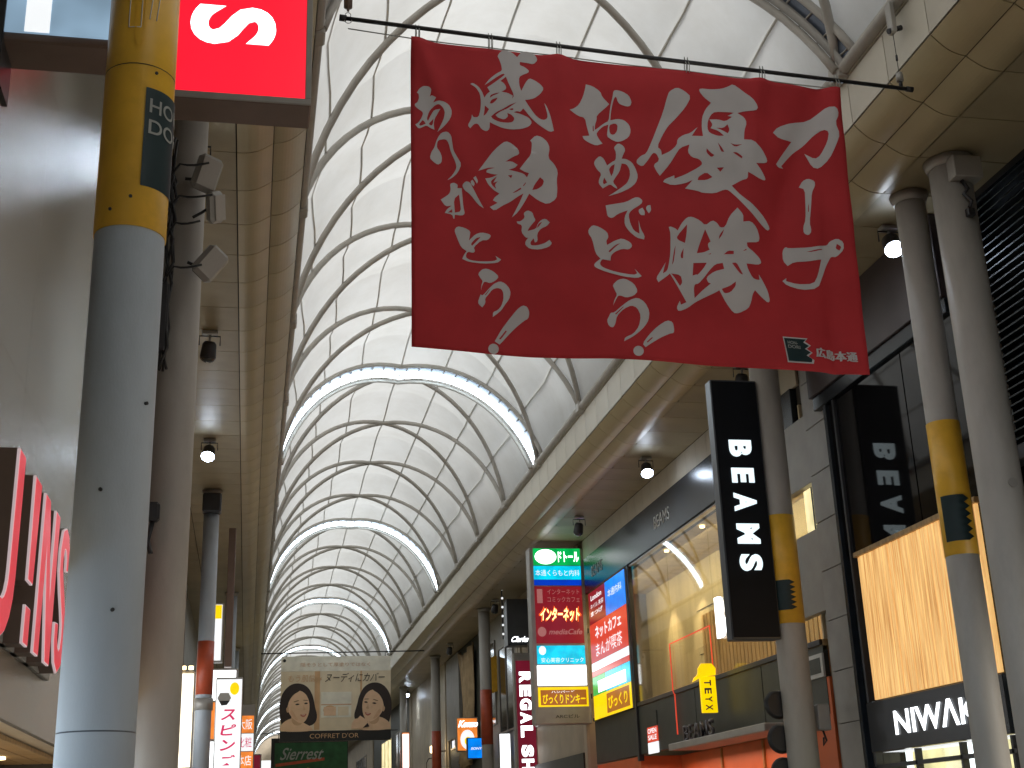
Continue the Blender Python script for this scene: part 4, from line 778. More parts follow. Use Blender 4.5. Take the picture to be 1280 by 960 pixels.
# red channel letters standing off the beige wall, facing the street
def chan(label, strokes, y0, group='red channel letters on the beige wall'):
    """strokes: polygons in (y along the wall, z up); letter faces +x"""
    t = thing('channel_letter', label, 'letter sign', (-1.42, y0, 2.70), group)
    for poly in strokes:
        q = MB(); n = len(poly)
        q.add([(0.125, a, b) for a, b in poly] + [(0.0, a, b) for a, b in poly],
              [tuple(range(n)), tuple(range(2*n-1, n-1, -1))] + [(i, i+n, (i+1)%n+n, (i+1)%n) for i in range(n)])
        q.build('letter_case', M['brown'], t)
        cx = sum(a for a, b in poly)/n; cz = sum(b for a, b in poly)/n
        q = MB(); q.add([(0.140, a, b) for a, b in poly] + [(0.1255, a, b) for a, b in poly],
              [tuple(range(n)), tuple(range(2*n-1, n-1, -1))] + [(i, i+n, (i+1)%n+n, (i+1)%n) for i in range(n)])
        q.build('white_edge', M['edge_glow'], t)
        pts = []
        for i in range(n):   # inset
            p0 = Vector(poly[i-1]); p1 = Vector(poly[i]); p2 = Vector(poly[(i+1)%n])
            e1 = (p1-p0).normalized(); e2 = (p2-p1).normalized(); n1 = Vector((-e1.y, e1.x)); n2 = Vector((-e2.y, e2.x))
            bis = (n1+n2); bis = bis/max(bis.length, 1e-3); k = 0.007/max(0.35, bis.dot(n1))
            pts.append(p1 + bis*k)
        q = MB(); q.add([(0.143, a, b) for a, b in pts], [tuple(range(n))]); q.build('red_face', M['lit_red_letter'], t)
    return t
def stroke_poly(path, wd):
    """thick polyline -> polygon, counter-clockwise"""
    L = []; R = []; k = len(path)
    for i, p in enumerate(path):
        p = Vector(p); a = Vector(path[max(i-1,0)]); b = Vector(path[min(i+1,k-1)]); t = (b-a).normalized(); nv = Vector((-t.y, t.x))
        L.append(tuple(p+nv*wd/2)); R.append(tuple(p-nv*wd/2))
    poly = R + L[::-1]
    ar = sum(poly[i-1][0]*poly[i][1]-poly[i][0]*poly[i-1][1] for i in range(len(poly)))
    return poly if ar > 0 else poly[::-1]
H_ = 0.98
chan('red letter J cut off by the left edge of the photograph', [stroke_poly([(0.62, H_), (0.62, 0.3)] + [(0.36+0.26*math.cos(a), 0.30+0.27*math.sin(a)) for a in [math.radians(-t) for t in range(20, 181, 20)]], 0.2)], 6.70)
chan('red exclamation mark letter right of the J', [[(0.02, 0.36), (0.20, 0.36), (0.24, H_), (0.0, H_)][::1], [(0.02, 0.0), (0.20, 0.0), (0.20, 0.22), (0.02, 0.22)]], 7.80)
chan('red letter N between the exclamation mark and the S', [[(0, 0), (0.19, 0), (0.19, 0.68), (0.46, 0), (0.66, 0), (0.66, H_), (0.47, H_), (0.47, 0.40), (0.20, H_), (0, H_)]], 8.22)
sp = []
for t in range(0, 181, 20): sp.append((0.26+0.19*math.cos(math.radians(t)), 0.80+0.19*math.sin(math.radians(t))))
sp = sp[::1]
Spath = [(0.46, 0.78), (0.44, 0.90), (0.36, 0.98), (0.26, 1.0), (0.15, 0.97), (0.09, 0.86), (0.10, 0.74), (0.20, 0.63), (0.33, 0.52), (0.44, 0.40), (0.46, 0.26), (0.40, 0.13), (0.27, 0.08), (0.15, 0.12), (0.08, 0.22), (0.07, 0.34)]
chan('red letter S partly hidden by the large left pole', [stroke_poly([(a*0.85, b*0.91) for a, b in Spath], 0.15)], 9.02)
MB().bbox(-1.42, -1.385, 6.6, 9.7, 2.70, 2.76, 0.005).build('mounting_rail', M['case'], lb)

# left shops further on
def window(parent, xf, side, y0, y1, z0, z1, lit=None, nv=1):
    """framed window standing proud of a wall whose face is at xf; side=+1 wall faces -x, -1 faces +x"""
    s = -1 if side > 0 else 1
    xa, xb = sorted((xf, xf + s*0.05))
    q = MB(); f = 0.06
    q.box(xa, xb, y0, y1, z0, z0+f); q.box(xa, xb, y0, y1, z1-f, z1)
    q.box(xa, xb, y0, y0+f, z0+f, z1-f); q.box(xa, xb, y1-f, y1, z0+f, z1-f)
    for i in range(1, nv): q.box(xa, xb, y0+(y1-y0)*i/nv-0.02, y0+(y1-y0)*i/nv+0.02, z0+f, z1-f)
    w_ = q.build('window', M['frame'], parent)
    xa, xb = sorted((xf + s*0.004, xf + s*0.02))
    MB().box(xa, xb, y0+f*0.5, y1-f*0.5, z0+f*0.5, z1-f*0.5).build('pane', M[lit] if lit else M['pane'], w_)
    return w_
def facade(side, x, y0, y1, material, label, wins=(), name='shop_building', cornice=None, pil=True):
    s = 1 if side > 0 else -1
    t = thing(name, label, 'building', (0, 0, 0))
    xa, xb = sorted((x, x + s*6)); MB().box(xa, xb, y0, y1, 2.7, 11).build('wall', M[material], t)
    xc, xd = sorted((x + s*0.8, x + s*6)); MB().box(xc, xd, y0, y1, 0, 2.69).build('shop_recess', M['dark_int'], t)
    if pil:
        for yp in (y0, y1-0.3):
            xe, xf = sorted((x - s*0.06, x + s*0.7)); MB().box(xe, xf, yp+0.01, yp+0.29, 0, 8.5).build('pilaster', M[pil if isinstance(pil, str) else material], t)
    xe, xf = sorted((x - s*0.10, x)); MB().box(xe, xf, y0+0.31, y1-0.31, 2.75, 3.35).build('shop_fascia', M[cornice or 'charcoal'], t)
    for wn_ in wins: window(t, x, side, *wn_)
    return t
facade(-1, -2.1, 12.6, 19.5, 'tan', 'left shop just past the beige metal front with a brown shutter', [(13.5, 18.5, 4.2, 6.6, None, 3)])
fL = facade(-1, -2.0, 19.6, 27.5, 'grey_tile', 'left grey shop building behind the second pole', [(20.2, 22.8, 4.3, 6.2, None, 2), (23.6, 26.6, 4.3, 6.2, None, 2)])
MB().bbox(-2.0, -1.9, 20.0, 27.0, 6.4, 7.4, 0.01).build('shutter_panel', M['brown'], fL)
facade(-1, -2.0, 27.6, 37.5, 'tan', 'left tan shop building behind the pink-lettered sign', [(28.5, 32, 4.0, 6.4, 'white_soft', 3), (33, 36.5, 4.0, 6.4, None, 3)])
facade(-1, -1.9, 37.6, 52, 'grey_tile', 'far left grey building beyond the orange signs', [(39, 43, 4, 6.4, None, 3), (45, 50, 4, 6.4, 'lit_warm', 3)])
facade(-1, -2.0, 52.1, 75, 'tan', 'farthest left building visible past the posters', [(54, 60, 4, 6.4, None, 3)])
facade(-1, -2.0, 75.1, 150, 'grey_tile', 'row of left shops vanishing at the end of the arcade', [(80, 90, 4, 6.4, None, 3)])
# pale vertical light box and bright fronts left
def lightbox(name, label, x0, x1, y, z0, z1, face, depth=0.25, case='case', cat='sign', group=None, fr=0.04):
    t = thing(name, label, cat, (x0, y, z0), group)
    wd = x1-x0; ht = z1-z0
    MB().bbox(0, wd, 0, depth, 0, ht, 0.01).build('case', M[case], t)
    MB().box(fr, wd-fr, -0.012, -0.001, fr, ht-fr).build('lit_face', M[face], t)
    return t
lightbox('light_box_sign', 'small white lit box between the two near left poles', -1.75, -1.50, 17.5, 3.85, 4.5, 'white', 0.3)
q = lightbox('light_box_sign', 'pale green and yellow slim vertical light sign behind the third left pole', -0.88, -0.62, 29.5, 5.3, 6.6, 'white_soft', 0.3)
MB().box(0.05, 0.21, -0.016, -0.0125, 0.95, 1.25).build('yellow_patch', M['lit_yellow'], q)
MB().bbox(0.30, 0.46, 0, 0.3, -0.1, 3.0, 0.01).build('upper_case', M['brown'], q)
lw_ = lightbox('light_box_sign', 'warm white glaring shop sign low between the second and third left poles', -1.92, -1.12, 28.2, 3.0, 4.95, 'lit_front_warm', 0.3)
for k in range(5): MB().tube([(0.1+0.15*k, -0.03, 1.99), (0.1+0.15*k, -0.03, 2.06)], 0.05, 10).build('bulb', M['bulb_warm'], lw_)
sf = thing('lit_storefront', 'bright white lit shop front glimpsed between the left poles', 'shop front', (-1.98, 20.5, 0))
MB().box(0.0, 0.02, 0, 6.5, 3.45, 4.6).build('lit_panel', M['white'], sf)
for k in range(7):
    MB().tube([(0.10, 0.4+k*0.95, 4.35), (0.10, 0.4+k*0.95, 4.25)], 0.06, 10).build('bulb', M['bulb_warm'], sf)
MB().box(0.0, 0.06, 0, 6.5, 2.78, 3.4).build('sign_strip', M['white_soft'], sf)
wf = lightbox('light_box_sign', 'glaring white light box just right of the third left pole', -1.05, -0.28, 29.8, 2.2, 5.2, 'white', 0.3)
ob_ = lightbox('light_box_sign', 'orange-red glowing box left of the pink-lettered sign', -0.80, -0.55, 27.6, 3.5, 4.3, 'lit_orange', 0.2)
sk = thing('vertical_sign', 'white vertical sign with pink Japanese letters beside the third left pole', 'sign', (-0.66, 26.4, 2.2))
MB().bbox(0, 0.52, 0, 0.18, 0, 2.42, 0.015).build('case', M['case'], sk)
MB().box(0.02, 0.50, -0.012, -0.001, 0.02, 2.38).build('white_face', M['white_soft'], sk)
for i, ch in enumerate('スピンズ'):
    place_text('letter', ch, (0.11, -0.016, 1.60-0.285*i), XP, ZP, 0.27, 0.21, M['pink'], sk, 0.05, shear=0.04)
poly_flat('mark', ell(0.36, 2.20, 0.09, 0.12), (0, -0.016, 0), XP, ZP, M['lit_yellow'], sk)
poly_flat('mark', [(0.04, 2.02), (0.09, 2.12), (0.25, 2.12), (0.30, 2.02), (0.22, 1.89), (0.12, 1.88)], (0, -0.020, 0), XP, ZP, M['case'], sk)
poly_flat('mark', [(0.07, 1.97), (0.28, 1.97), (0.22, 1.89), (0.12, 1.88)], (0, -0.026, 0), XP, ZP, M['p_black'], sk)
os_ = thing('vertical_sign', 'orange and white stacked vertical sign behind the pink-lettered one', 'sign', (-0.35, 36.0, 2.4))
MB().bbox(0, 0.50, 0, 0.2, 0, 2.6, 0.015).build('case', M['case'], os_)
for k, c in enumerate(('lit_orange', 'white_soft', 'lit_orange', 'white_soft', 'lit_orange')):
    MB().box(0.03, 0.47, -0.012, -0.001, 0.03+k*0.46, 0.47+k*0.46).build('panel', M[c], os_)
for k, c in enumerate(('割引', '古着', '本店', '化粧', '大阪')):
    place_text('lettering', c, (0.07, -0.016, 0.12+k*0.46), XP, ZP, 0.36, 0.26, M['white_soft'] if k % 2 == 0 else M['pink'], os_, 0.03)
rl = lightbox('light_box_sign', 'small dark red sign low at the left eave beyond the orange one', 0.12, 0.42, 44, 2.6, 4.2, 'maroon_sign', 0.2)

# ================================================================== POSTERS over the street
po = thing('hanging_poster', 'cosmetics poster with two dark-haired women hanging over the street', 'poster', (1.11, 50.0, 4.95))
PW, PH = 4.10, 3.10
MB().box(0, PW, 0, 0.05, 0, PH).build('board', M['p_cream'], po)
def pf(nm, pts, mt, lay): return poly_flat(nm, pts, (0, -0.005*lay, 0), XP, ZP, M[mt], po, 0.002)
def rc(a, b, c, d): return [(a, b), (c, b), (c, d), (a, d)]
pf('printed_top', rc(0, 2.55, PW, PH), 'p_light', 1)
pf('printed_strip', rc(1.25, 0.42, 1.45, 2.55), 'p_tan', 1); pf('printed_strip', rc(2.95, 0.42, 3.02, 2.55), 'p_tan', 1)
pf('printed_base', rc(0, 0, PW, 0.38), 'p_black', 1)
def smooth(p, it=2):
    for _ in range(it):
        q = []
        for i in range(len(p)):
            (x0, y0), (x1, y1) = p[i], p[(i+1) % len(p)]
            q += [(x0*.75+x1*.25, y0*.75+y1*.25), (x0*.25+x1*.75, y0*.25+y1*.75)]
        p = q
    return p
def lady(cx, fl, tilt):
    """flat printed head and shoulders, fl=-1 mirrors, tilt turns the head"""
    ct, st = math.cos(tilt), math.sin(tilt)
    def T(pts, head=True):
        pts = smooth(pts)
        if head: pts = [(a*ct-(b-1.2)*st, 1.2+a*st+(b-1.2)*ct) for a, b in pts]
        return [(cx + fl*a, b) for a, b in (pts if fl > 0 else pts[::-1])]
    pf('printed_hair', T([(-0.60, 0.50), (-0.68, 0.95), (-0.66, 1.45), (-0.50, 1.85), (-0.20, 2.10), (0.14, 2.12), (0.44, 1.95), (0.60, 1.60), (0.64, 1.15), (0.70, 0.85), (0.62, 0.62), (0.40, 0.50), (0.10, 0.60), (-0.20, 0.70)]), 'p_hair', 2)
    pf('printed_shoulder', T([(-0.64, 0.36), (0.60, 0.36), (0.52, 0.52), (0.26, 0.66), (0.0, 0.82), (-0.22, 0.86), (-0.48, 0.74), (-0.62, 0.58)], False), 'p_skin', 3)
    pf('printed_neck', T([(-0.26, 0.62), (0.12, 0.56), (0.16, 1.00), (-0.26, 1.10)]), 'p_skin2', 3.5)
    pf('printed_face', T([(0.02, 0.66), (0.20, 0.66), (0.36, 0.88), (0.44, 1.16), (0.44, 1.44), (0.34, 1.70), (0.12, 1.86), (-0.14, 1.80), (-0.34, 1.56), (-0.38, 1.26), (-0.32, 1.02), (-0.16, 0.80)]), 'p_skin', 4)
    pf('printed_ear', T([(-0.42, 1.10), (-0.34, 1.08), (-0.32, 1.32), (-0.42, 1.36)]), 'p_skin2', 4.5)
    pf('printed_fringe', T([(-0.46, 1.20), (-0.40, 1.62), (-0.10, 1.92), (0.20, 1.96), (0.14, 1.82), (-0.12, 1.72), (-0.30, 1.50), (-0.36, 1.30)]), 'p_hair', 5)
    pf('printed_shade', T([(-0.30, 1.10), (-0.18, 0.86), (0.0, 0.74), (-0.10, 0.95), (-0.22, 1.20)]), 'p_blush', 5)
    pf('printed_brow', T([(-0.14, 1.46), (0.06, 1.50), (0.08, 1.47), (-0.12, 1.43)]), 'p_brow', 5)
    pf('printed_brow', T([(0.22, 1.49), (0.40, 1.46), (0.40, 1.43), (0.22, 1.46)]), 'p_brow', 5)
    pf('printed_eye', T([(-0.10, 1.34), (0.0, 1.39), (0.10, 1.34), (0.0, 1.31)]), 'p_hair', 5)
    pf('printed_eye', T([(0.23, 1.34), (0.32, 1.39), (0.40, 1.34), (0.32, 1.31)]), 'p_hair', 5)
    pf('printed_nose', T([(0.16, 1.12), (0.24, 1.10), (0.30, 1.14), (0.25, 1.20), (0.22, 1.34), (0.20, 1.18)]), 'p_blush', 5)
    pf('printed_mouth', T([(0.04, 0.98), (0.18, 0.95), (0.33, 0.99), (0.25, 0.87), (0.14, 0.86)]), 'p_lip', 5)
    pf('printed_teeth', T([(0.10, 0.955), (0.18, 0.94), (0.28, 0.955), (0.20, 0.92)]), 'p_light', 6)
lady(0.64, 1, 0.10); lady(3.46, -1, 0.14)
pf('printed_hand', [(2.62, 0.42), (3.02, 0.42), (3.20, 0.60), (3.24, 0.74), (3.10, 0.80), (2.95, 0.90), (2.86, 0.80), (2.74, 0.78), (2.64, 0.62)], 'p_skin', 7)
pf('printed_hand', [(2.98, 0.44), (3.30, 0.50), (3.20, 0.66), (3.04, 0.62)], 'p_hair', 6.5)
pf('printed_case', rc(1.50, 0.85, 2.62, 1.78), 'p_light', 1); pf('printed_powder', ell(1.82, 1.12, 0.24, 0.17), 'p_tan', 2)
pf('printed_powder', rc(1.60, 0.92, 2.05, 1.24), 'p_skin', 3); pf('printed_puff', rc(2.12, 0.92, 2.52, 1.24), 'p_cream', 2)
pf('printed_case_edge', rc(1.50, 1.30, 2.62, 1.34), 'p_skin2', 2)
place_text('lettering', 'ヌーディにカバー', (1.62, -0.02, 2.14), XP, ZP, 2.2, 0.34, M['p_hair'], po, 0.0, shear=0.10)
place_text('lettering', 'もう肌悩み', (0.25, -0.02, 2.16), XP, ZP, 1.25, 0.26, M['p_tan'], po, 0.0, shear=0.05)
place_text('lettering', '隠そうとして厚塗りではなく', (0.72, -0.02, 2.72), XP, ZP, 2.6, 0.15, M['p_skin2'], po, 0.0)
place_text('lettering', "COFFRET D'OR", (1.10, -0.02, 0.11), XP, ZP, 1.8, 0.17, M['p_tan'], po, 0.0)
pf('printed_dot', ell(0.12, 2.95, 0.06, 0.06, 12), 'p_black', 3)
MB().tube([(-0.75, 0.02, PH+0.12), (PW+1.30, 0.02, PH+0.18)], 0.025, 6).build('wire', M['dark_metal'], po)
for x in (0.2, 2.0, 3.9): MB().tube([(x, 0.02, PH), (x, 0.02, PH+0.14)], 0.015, 5).build('hanger', M['dark_metal'], po)
p2 = thing('hanging_poster', 'dark green board with white script lettering below the cosmetics poster', 'poster', (0.95, 58.0, 3.4))
MB().box(0, 3.25, 0, 0.06, 0, 2.25).build('board', M['p_black'], p2)
poly_flat('printed_ground', rc(0.15, 0.3, 3.22, 2.05), (0, -0.004, 0), XP, ZP, M['p_green'], p2, 0.003)
place_text('lettering', 'Sierrest', (0.35, -0.012, 1.35), XP, ZP, 1.75, 0.5, M['grey_print'], p2, 0.01, shear=0.2)
poly_flat('printed_stripe', [(0.2, 1.08), (2.25, 1.30), (2.25, 1.42), (0.2, 1.20)], (0, -0.008, 0), XP, ZP, M['red_band'], p2, 0.003)
poly_flat('printed_mark', ell(1.55, 0.75, 0.28, 0.25, 12), (0, -0.008, 0), XP, ZP, M['lit_yellow'], p2, 0.003)
place_text('lettering', 'SALE 大市', (0.3, -0.012, 0.75), XP, ZP, 0.9, 0.25, M['red_band'], p2, 0.01)
MB().tube([(-0.5, 0.03, 2.45), (5.4, 0.03, 2.5)], 0.02, 5).build('wire', M['dark_metal'], p2)
for x in (0.3, 2.9): MB().tube([(x, 0.03, 2.25), (x, 0.03, 2.46)], 0.015, 5).build('hanger', M['dark_metal'], p2)

# ================================================================== RIGHT SIDE: near louvre building
lv = thing('louvred_building', 'dark building with black horizontal louvres at the right edge', 'building')
MB().box(8.50, 14, -45, 12.9, 5.4, 11).build('wall', M['black_gloss'], lv)
me = MB().add([(0,-4,0.0), (0,13.0,0.0), (0.16,13.0,0.055), (0.16,-4,0.055), (0,-4,-0.018), (0,13.0,-0.018), (0.16,13.0,0.037), (0.16,-4,0.037)],
              [(0,1,2,3), (4,7,6,5), (0,4,5,1), (1,5,6,2), (2,6,7,3), (3,7,4,0)]).mesh('slat', M['louvre'])
for i in range(31): link('slat', me, lv, (8.22, 0, 5.50+i*0.097))
MB().box(8.30, 8.34, 12.55, 13.22, 5.62, 7.3).build('pale_strip', M['cream'], lv)
MB().box(8.40, 14, -45, 12.9, 0, 5.39).build('lower_wall', M['dark_glass'], lv)
MB().bbox(8.2, 8.42, -4, 13.2, 5.25, 5.42, 0.01).build('sill_beam', M['dark_metal'], lv)
for yy in (12.1, 9.6, 7.0): MB().box(8.32, 8.40, yy, yy+0.08, 0, 5.25).build('mullion', M['dark_metal'], lv)
wl_ = thing('wall_lamp', 'small warm wall lamp at the right edge beside the thick pole', 'lamp', (8.2, 12.35, 3.6))
MB().bbox(0, 0.12, -0.05, 0.05, -0.05, 0.08, 0.01).build('bracket', M['dark_metal'], wl_)
MB().tube([(0.0, 0, -0.02), (-0.02, 0, -0.06)], 0.035, 10).build('bulb', M['bulb_warm'], wl_)
MB().box(0.14, 0.16, -0.2, 0.12, -0.55, -0.25).build('plaque', M['white_soft'], wl_)

# jewellery shop
jw = thing('jewellery_shop', 'dark glass shop front with a backlit wooden curtain and white lit name', 'building', (-0.2, -0.36, -0.08))
MB().box(8.5, 14, 13.3, 16.86, 5.3, 11).build('wall', M['dark_int'], jw)
MB().bbox(8.10, 8.6, 13.3, 17.2, 7.50, 8.595, 0.01).build('fascia_panel', M['purple'], jw)
MB().bbox(8.14, 8.5, 13.3, 17.15, 7.30, 7.495, 0.008).build('black_beam', M['black_gloss'], jw)
for a, b in ((13.3, 14.6), (14.62, 16.55), (16.60, 16.77)):
    MB().box(8.20, 8.24, a+0.005, b-0.005, 5.08, 7.29).build('glass_pane', M['dark_glass'], jw)
MB().bbox(8.16, 8.5, 16.55, 16.60, 2.3, 7.29, 0.004).build('mullion', M['dark_metal'], jw)
MB().bbox(8.15, 8.6, 16.78, 16.87, 0.08, 7.29, 0.004).build('mullion', M['black_gloss'], jw)
MB().box(8.22, 8.5, 16.60, 16.77, 0.08, 5.07).build('side_panel', M['black_gloss'], jw)
MB().box(8.24, 8.5, 13.3, 16.55, 3.06, 5.04).build('panel_backing', M['black_gloss'], jw)
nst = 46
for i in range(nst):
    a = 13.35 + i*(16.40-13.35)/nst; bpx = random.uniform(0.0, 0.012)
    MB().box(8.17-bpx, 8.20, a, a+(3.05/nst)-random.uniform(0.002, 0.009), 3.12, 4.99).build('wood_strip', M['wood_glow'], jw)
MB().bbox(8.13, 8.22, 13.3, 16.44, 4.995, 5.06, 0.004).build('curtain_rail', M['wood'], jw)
MB().bbox(8.14, 8.5, 13.3, 16.60, 2.47, 3.10, 0.008).build('name_board', M['black_gloss'], jw)
place_text('lit_name', 'NIWΛKΛ', (8.13, 15.85, 2.64), YM, ZP, 2.35, 0.31, M['white'], jw, 0.015, 0.006)
for k in range(4):
    MB().bbox(8.18, 8.26, 13.35+k*1.07, 13.40+k*1.07, 0.1, 2.46, 0.003).build('mullion', M['dark_metal'], jw)
MB().bbox(8.18, 8.26, 13.3, 16.6, 2.27, 2.32, 0.003).build('transom', M['dark_metal'], jw)
MB().box(8.26, 8.27, 13.3, 16.55, 0.1, 2.45).build('display_glass', M['glass'], jw)
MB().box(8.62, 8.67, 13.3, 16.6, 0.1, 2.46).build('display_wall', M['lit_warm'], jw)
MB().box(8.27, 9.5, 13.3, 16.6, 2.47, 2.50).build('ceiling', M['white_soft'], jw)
MB().box(8.30, 8.34, 14.4, 14.5, 1.8, 2.45).build('light_strip', M['white'], jw); MB().box(8.30, 8.34, 15.9, 16.0, 1.8, 2.45).build('light_strip', M['white'], jw)
eb = thing('ornament', 'string of small glass beads hanging beside the wooden curtain panel', 'ornament', (8.16, 16.58, 3.2))
for i in range(9):
    MB().tube([(0, 0.02*math.sin(i), i*0.055), (0, 0.02*math.sin(i), i*0.055+0.04)], 0.02, 8).build('bead', M['white_soft'], eb)

# tile column
tc_ = thing('tiled_column', 'narrow grey tiled column between the black glass shop and the fashion shop', 'column', (8.05, 16.96, 0))
MB().box(0.03, 0.6, -0.42, 0.42, 0, 8.515).build('core', M['joint'], tc_)
for i in range(12):
    MB().bbox(0, 0.03, -0.42, 0.42, i*0.71+0.006, min(8.515, (i+1)*0.71)-0.006, 0.004).build('tile', M['grey_tile'], tc_)

# fashion shop building
BX = 8.2
fs_ = thing('fashion_shop', 'long fashion shop building with black fascia, tall lit glass front and orange entrance', 'building')
MB().box(11.5, 16, 17.85, 31.4, 0, 11).build('back_wall', M['interior'], fs_)
MB().box(BX+0.05, 11.5, 17.85, 31.4, 7.7, 11).build('upper_wall', M['joint'], fs_)
MB().box(BX+0.05, 9.0, 17.38, 17.85, 0, 11).build('end_wall', M['grey_tile'], fs_)
me = MB().bbox(0, 0.045, 0.004, 0.596, 8.005, 8.512, 0.004).mesh('tile', M['cream_tile'])
for i in range(23): link('tile', me, fs_, (BX+0.0, 17.85+i*0.6, 0))
MB().bbox(BX-0.06, BX+0.25, 18.0, 31.35, 7.10, 7.995, 0.008).build('black_fascia', M['black_gloss'], fs_)
place_text('fascia_lettering', 'BEAMS', (BX-0.066, 25.35, 7.40), YM, ZP, 1.05, 0.26, M['white_print'], fs_, 0.0, 0.004)
place_text('fascia_lettering', 'BEAMS', (BX-0.066, 30.6, 7.40), YM, ZP, 1.0, 0.26, M['grey_print'], fs_, 0.0, 0.004)
MB().bbox(BX-0.02, BX+0.1, 18.0, 27.55, 7.06, 7.095, 0.004).build('top_trim', M['metal'], fs_)
# glass hall: floor slab, back, glass panes, mullions, downlights
MB().box(BX+0.02, 11.5, 17.95, 31.3, 3.95, 4.10).build('floor_slab', M['wood'], fs_)
MB().box(BX+1.5, BX+1.55, 17.95, 31.3, 4.1, 7.7).build('inner_wall', M['interior'], fs_)
MB().box(BX+0.02, BX+1.5, 17.9, 17.95, 4.1, 7.7).build('side_wall', M['interior'], fs_)
for k in range(46):
    MB().box(BX+1.44, BX+1.5, 18.0+k*0.2, 18.0+k*0.2+0.15, 4.1, 5.9).build('wood_slat', M['wood'], fs_)
pan = [17.98, 20.1, 22.4, 24.9, 27.55]
for a, b in zip(pan[:-1], pan[1:]):
    MB().box(BX, BX+0.015, a+0.01, b-0.01, 4.12, 7.05).build('glass_pane', M['glass'], fs_)
    for zz_ in (5.1, 6.05):
        MB().box(BX+1.485, BX+1.4995, a, b, zz_, zz_+0.012).build('panel_joint', M['joint'], fs_)
for y in (19.0, 21.3, 23.6, 25.9): 
    MB().tube([(BX+0.35, y, 7.09), (BX+0.35, y, 7.05)], 0.05, 12).build('downlight', M['bulb_warm'], fs_)
for y in (19.2, 21.2, 23.2, 25.2, 27.2, 29.2):
    ld = bpy.data.lights.new('shop_spot', 'SPOT'); ld.energy = 170; ld.color = (1.0, 0.74, 0.42); ld.spot_size = 1.0; ld.spot_blend = 0.6; ld.shadow_soft_size = 0.05
    lo = bpy.data.objects.new('shop_spot', ld); COL.objects.link(lo); lo.parent = fs_; lo.location = (BX+0.75, y, 7.0); lo.rotation_euler = (0, -0.35, 0)
MB().box(BX-0.0, BX+1.5, 17.95, 31.3, 7.10, 7.12).build('hall_ceiling', M['interior'], fs_)
MB().bbox(BX-0.05, BX+0.06, 27.55, 27.68, 2.9, 7.09, 0.004).build('mullion', M['dark_metal'], fs_)
MB().bbox(BX-0.03, BX+0.1, 17.98, 31.35, 4.02, 4.10, 0.004).build('bottom_rail', M['dark_metal'], fs_)
ld = bpy.data.lights.new('hall_wash', 'AREA'); ld.shape = 'RECTANGLE'; ld.size = 0.5; ld.size_y = 12.5; ld.energy = 210; ld.color = (1.0, 0.78, 0.42)
lo = bpy.data.objects.new('hall_wash', ld); COL.objects.link(lo); lo.parent = fs_; lo.location = (BX+0.45, 24.6, 7.03); lo.rotation_euler = (0, -0.5, 0)
# dark strip and transom lights
for a, b in ((17.95, 20.4), (20.42, 23.8), (23.82, 27.6), (27.62, 31.3)):
    MB().bbox(BX+0.0, BX+0.08, a, b-0.01, 3.03, 4.01, 0.005).build('charcoal_panel', M['charcoal'], fs_)
MB().bbox(BX-0.62, BX+0.05, 18.95, 23.7, 2.88, 3.00, 0.012).build('canopy', M['case'], fs_)
MB().box(BX+0.9, BX+0.95, 19.0, 31.3, 0, 3.0).build('entrance_wall', M['orange'], fs_)
MB().box(BX, BX+0.9, 27.6, 27.65, 0, 3.0).build('entrance_side', M['orange'], fs_)
MB().box(BX, BX+0.9, 18.95, 19.0, 0, 2.87).build('entrance_side', M['orange'], fs_)
MB().box(BX+0.01, BX+0.3, 17.86, 18.94, 0, 3.55).build('orange_pier', M['orange'], fs_)
MB().box(BX+0.01, BX+0.3, 27.66, 31.3, 0, 3.0).build('orange_pier', M['orange'], fs_)
for y in (20.6, 22.8, 25.0): MB().bbox(BX+0.86, BX+0.9, y, y+0.06, 0, 2.98, 0.003).build('door_edge', M['brown_wood'], fs_)
MB().bbox(BX-0.04, BX+0.02, 19.01, 19.08, 0, 2.87, 0.004).build('gold_trim', M['lit_brown'], fs_)
MB().bbox(BX-0.03, BX+0.01, 17.95, 18.6, 3.56, 3.9, 0.005).build('white_frame', M['white_print'], fs_)
MB().bbox(BX-0.036, BX-0.031, 18.02, 18.53, 3.62, 3.84, 0.001).build('frame_inset', M['charcoal'], fs_)
ld = bpy.data.lights.new('entrance_light', 'AREA'); ld.shape = 'RECTANGLE'; ld.size = 0.4; ld.size_y = 8; ld.energy = 60; ld.color = (1.0, 0.55, 0.35)
lo = bpy.data.objects.new('entrance_light', ld); COL.objects.link(lo); lo.parent = fs_; lo.location = (BX+0.35, 23.2, 2.84)
# upper grey panels next to the column, lit little window
MB().bbox(BX-0.09, BX+0.05, 17.42, 18.75, 6.35, 7.40, 0.006).build('grey_panel', M['grey_tile'], fs_)
MB().bbox(BX-0.09, BX+0.05, 17.42, 18.55, 4.45, 5.65, 0.006).build('grey_panel', M['grey_tile'], fs_)
MB().box(BX-0.02, BX+0.045, 17.42, 17.98, 5.68, 6.32).build('lit_side_window', M['lit_warm'], fs_)
MB().box(BX-0.03, BX-0.0201, 17.66, 17.70, 5.68, 6.32).build('window_bar', M['charcoal'], fs_)
# big lit B E A M S on the glass
for ch, y in zip('BEAMS', (22.15, 21.45, 20.75, 20.05, 19.35)):
    place_text('lit_letter', ch, (BX-0.02, y, 4.70), YM, ZP, 0.40, 0.72, M['white'], fs_, 0.02, 0.05)
place_text('canopy_lettering', 'BEAMS', (BX-0.45, 23.2, 3.005), YM, ZP, 1.6, 0.28, M['purple'], fs_, 0.01, 0.04)
